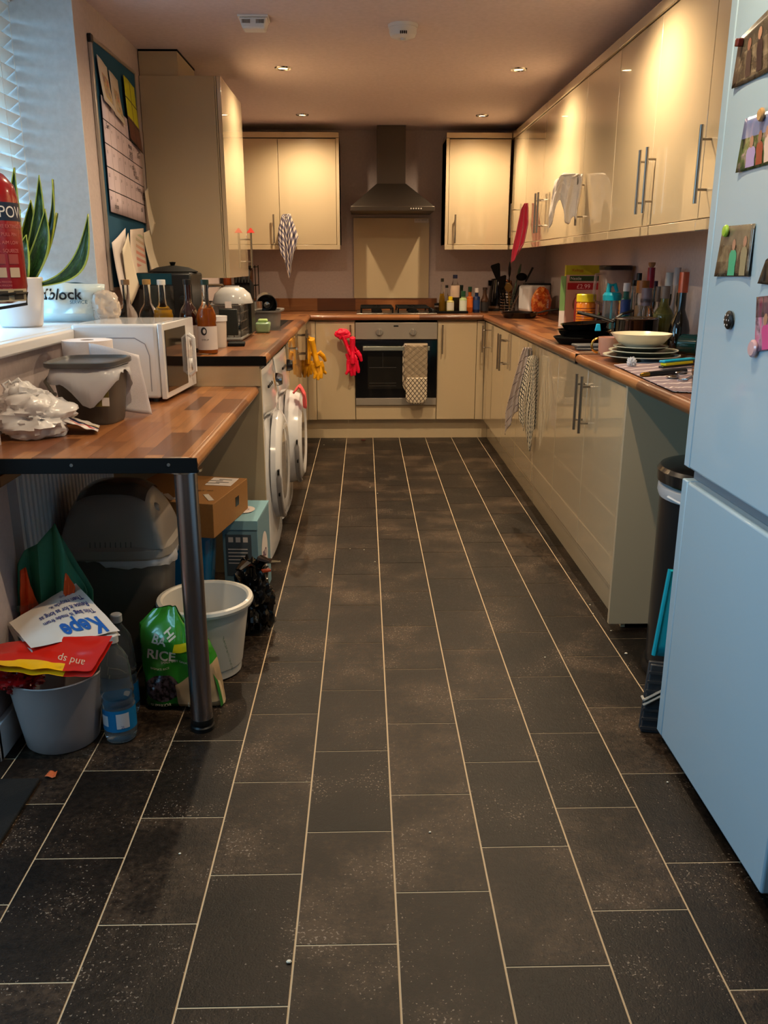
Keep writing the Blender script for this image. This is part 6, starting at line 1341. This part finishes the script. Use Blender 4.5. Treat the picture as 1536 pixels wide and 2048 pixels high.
obj('logo', MB().add([(.0+.038*cos(a), .0+.05*sin(a), .3455) for a in [2*pi*k/20 for k in range(20)]], [tuple(range(20))]), PAPER, t, smooth=0); ltext('BIO', .024, (-.022, -.008, .3462), (1, 0, 0), (0, 1, 0), M('red_navy', (80, 30, 90), .5), t)
obj('info_panel', MB().box((-.052, -.1375, .12), (.045, -.1355, .285)), M('info_grey', (74, 84, 92), .5), t)
for i in range(3): obj('icon', MB().box((-.042+i*.028, -.1382, .255), (-.024+i*.028, -.1376, .275)), PAPER, t)
for i in range(5): obj('print_line', MB().box((-.045, -.1382, .225-i*.014), (.03, -.1376, .229-i*.014)), PAPER, t)
obj('side_logo', MB().add([(.0708, .0+.07*cos(a), .17+.085*sin(a)) for a in [2*pi*k/20 for k in range(20)]], [tuple(range(20))]), PAPER, t, smooth=0); ltext('BIO', .05, (.0714, -.045, .15), (0, 1, 0), (0, 0, 1), M('red_navy'), t)
t = thing('cardboard_box', 'brown cardboard box with white tape marks on top of the blue crate', 'box', (-.665, 3.03, .347), rot=(radians(-.5), radians(1), radians(-10)))
KR = M('kraft_card', (150, 104, 54), .75, nz=.1, nzs=120)
obj('carton', MB().box((-.205, -.18, .0), (.165, .21, .125)), KR, t, bevel=.002)
obj('label', MB().obox((.09, .13, .1262), (.10, .12, .001), rz=.05), PAPER, t)
for i in range(4): obj('label_print', MB().obox((.065+.03*(i % 2), .10+.02*i, .1270), (.05, .006, .0006), rz=.05), BLK, t)
TP = M('white_tape', (206, 196, 184), .5)
for (x, y, r_) in ((-.10, -.10, .5), (-.02, -.12, -.9), (.03, -.11, .9), (.12, -.10, -1.0)): obj('tape', MB().obox((x, y, .1262), (.09, .020, .001), rz=r_), TP, t)
ltext('FLAT IN', .022, (.03, -.03, .1268), (1, .2, 0), (-.2, 1, 0), BLK, t)
obj('slot', MB().box((.1652, .06, .05), (.1660, .10, .085)), BLK, t)
o = obj('black_bin_bag', blob(MB(), (0, 0, .115), (.062, .09, .125), 51, .35, 2.2, 52, 34, .4), M('black_shiny_film', (12, 12, 13), .15, coat=.6), loc=(-.405, 2.83, .0), smooth=30); tag(o, 'crumpled shiny black bag between the white bucket and end panel', 'bag')
mb = MB(); 
for i, (a, b, c) in enumerate([(.05, -.02, .03), (-.03, -.06, .02), (.07, .03, .01)]): mb.tube([(0, 0, 0), (a*.6, b*.6, c+.01), (a*1.3, b*1.3, c)], [.02, .024, .012], 7, flat=.4)
t = thing('plastic_bag_ties', 'knotted black bag ears with a scrap of red on top of the crumpled bag', 'bag', (-.40, 2.80, .245)); obj('ears', mb, M('black_shiny_film'), t, smooth=20); obj('red_scrap', MB().obox((.05, -.03, .0), (.03, .02, .006), rz=.4), M('red_ink'), t)

# ------------------------------------------------------------ floor bits
t = thing('doormat', 'dark ribbed doormat at the lower left by the door', 'mat', (-1.2, 1.55, 0))
obj('mat', MB(t).box((-1.62, 1.20, .0003), (-.838, 1.895, .009)), M('charcoal_coir', (16, 16, 16), .95, nz=.9, nzs=180), t, bevel=.003)
o = obj('dry_leaf', MB().grid(lambda u, v: Vector(((u-.5)*.028*(1-.3*v), (v-.5)*.026, .002+.006*abs(sin(3*u+1)))), 6, 6), M('leaf_orange', (186, 92, 50), .6), loc=A(104, 1552, Z=.0005), solid=.001); tag(o, 'small curled orange scrap on the floor near the doormat', 'scrap')
CR = M('crumb_white', (220, 214, 196), .7); cb_ = MB().sphere((0, 0, .0018), .0032, 6, 4, (1.3, 1, .6)); first = None
spots = [(578, 1925), (360, 1708), (1252, 1308), (1222, 1262), (1090, 1315), (1186, 1228), (750, 1124), (700, 1098), (728, 1100), (640, 1145), (648, 890), (668, 880), (740, 975), (860, 1665), (1335, 1565), (490, 1195), (755, 987), (1180, 1210)]
words = ['large white crumb near the bottom of the picture', 'white crumb on the dark near-left tiles', 'pale crumb beside the bin', 'pale crumb at the foot of the end panel', 'crumb in the middle of the right tiles', 'crumb by the right plinth, lower', 'crumb in the far middle tiles', 'crumb left of the far middle seam', 'crumb touching the far middle seam', 'crumb at the edge of a mid tile', 'crumb near the washing machine, upper', 'crumb near the far plinth', 'crumb on the far centre line', 'crumb on the near centre tile', 'crumb by the fridge front', 'crumb beside the white bucket', 'crumb just right of the far centre line', 'crumb by the right plinth, upper']
for (x, y), w_ in zip(spots, words):
    p = A(x, y, Z=.0003)
    if first is None: o = first = obj('crumb', cb_, CR, loc=p)
    else: o = first.copy(); C.objects.link(o); o.location = p
    tag(o, w_, 'crumb', 'crumbs on the floor'); o.scale = (1.4, 1.4, 1.4) if w_.startswith('large') or 'beside the bin' in w_ else (.8, .8, .8)
o = obj('red_crumb', MB().sphere((0, 0, .004), .012, 10, 6, (1.5, 1, .4)), M('dark_red_scrap', (90, 28, 18), .6), loc=A(727, 881, Z=.0005)); tag(o, 'dark red scrap of food by the far plinth', 'crumb')
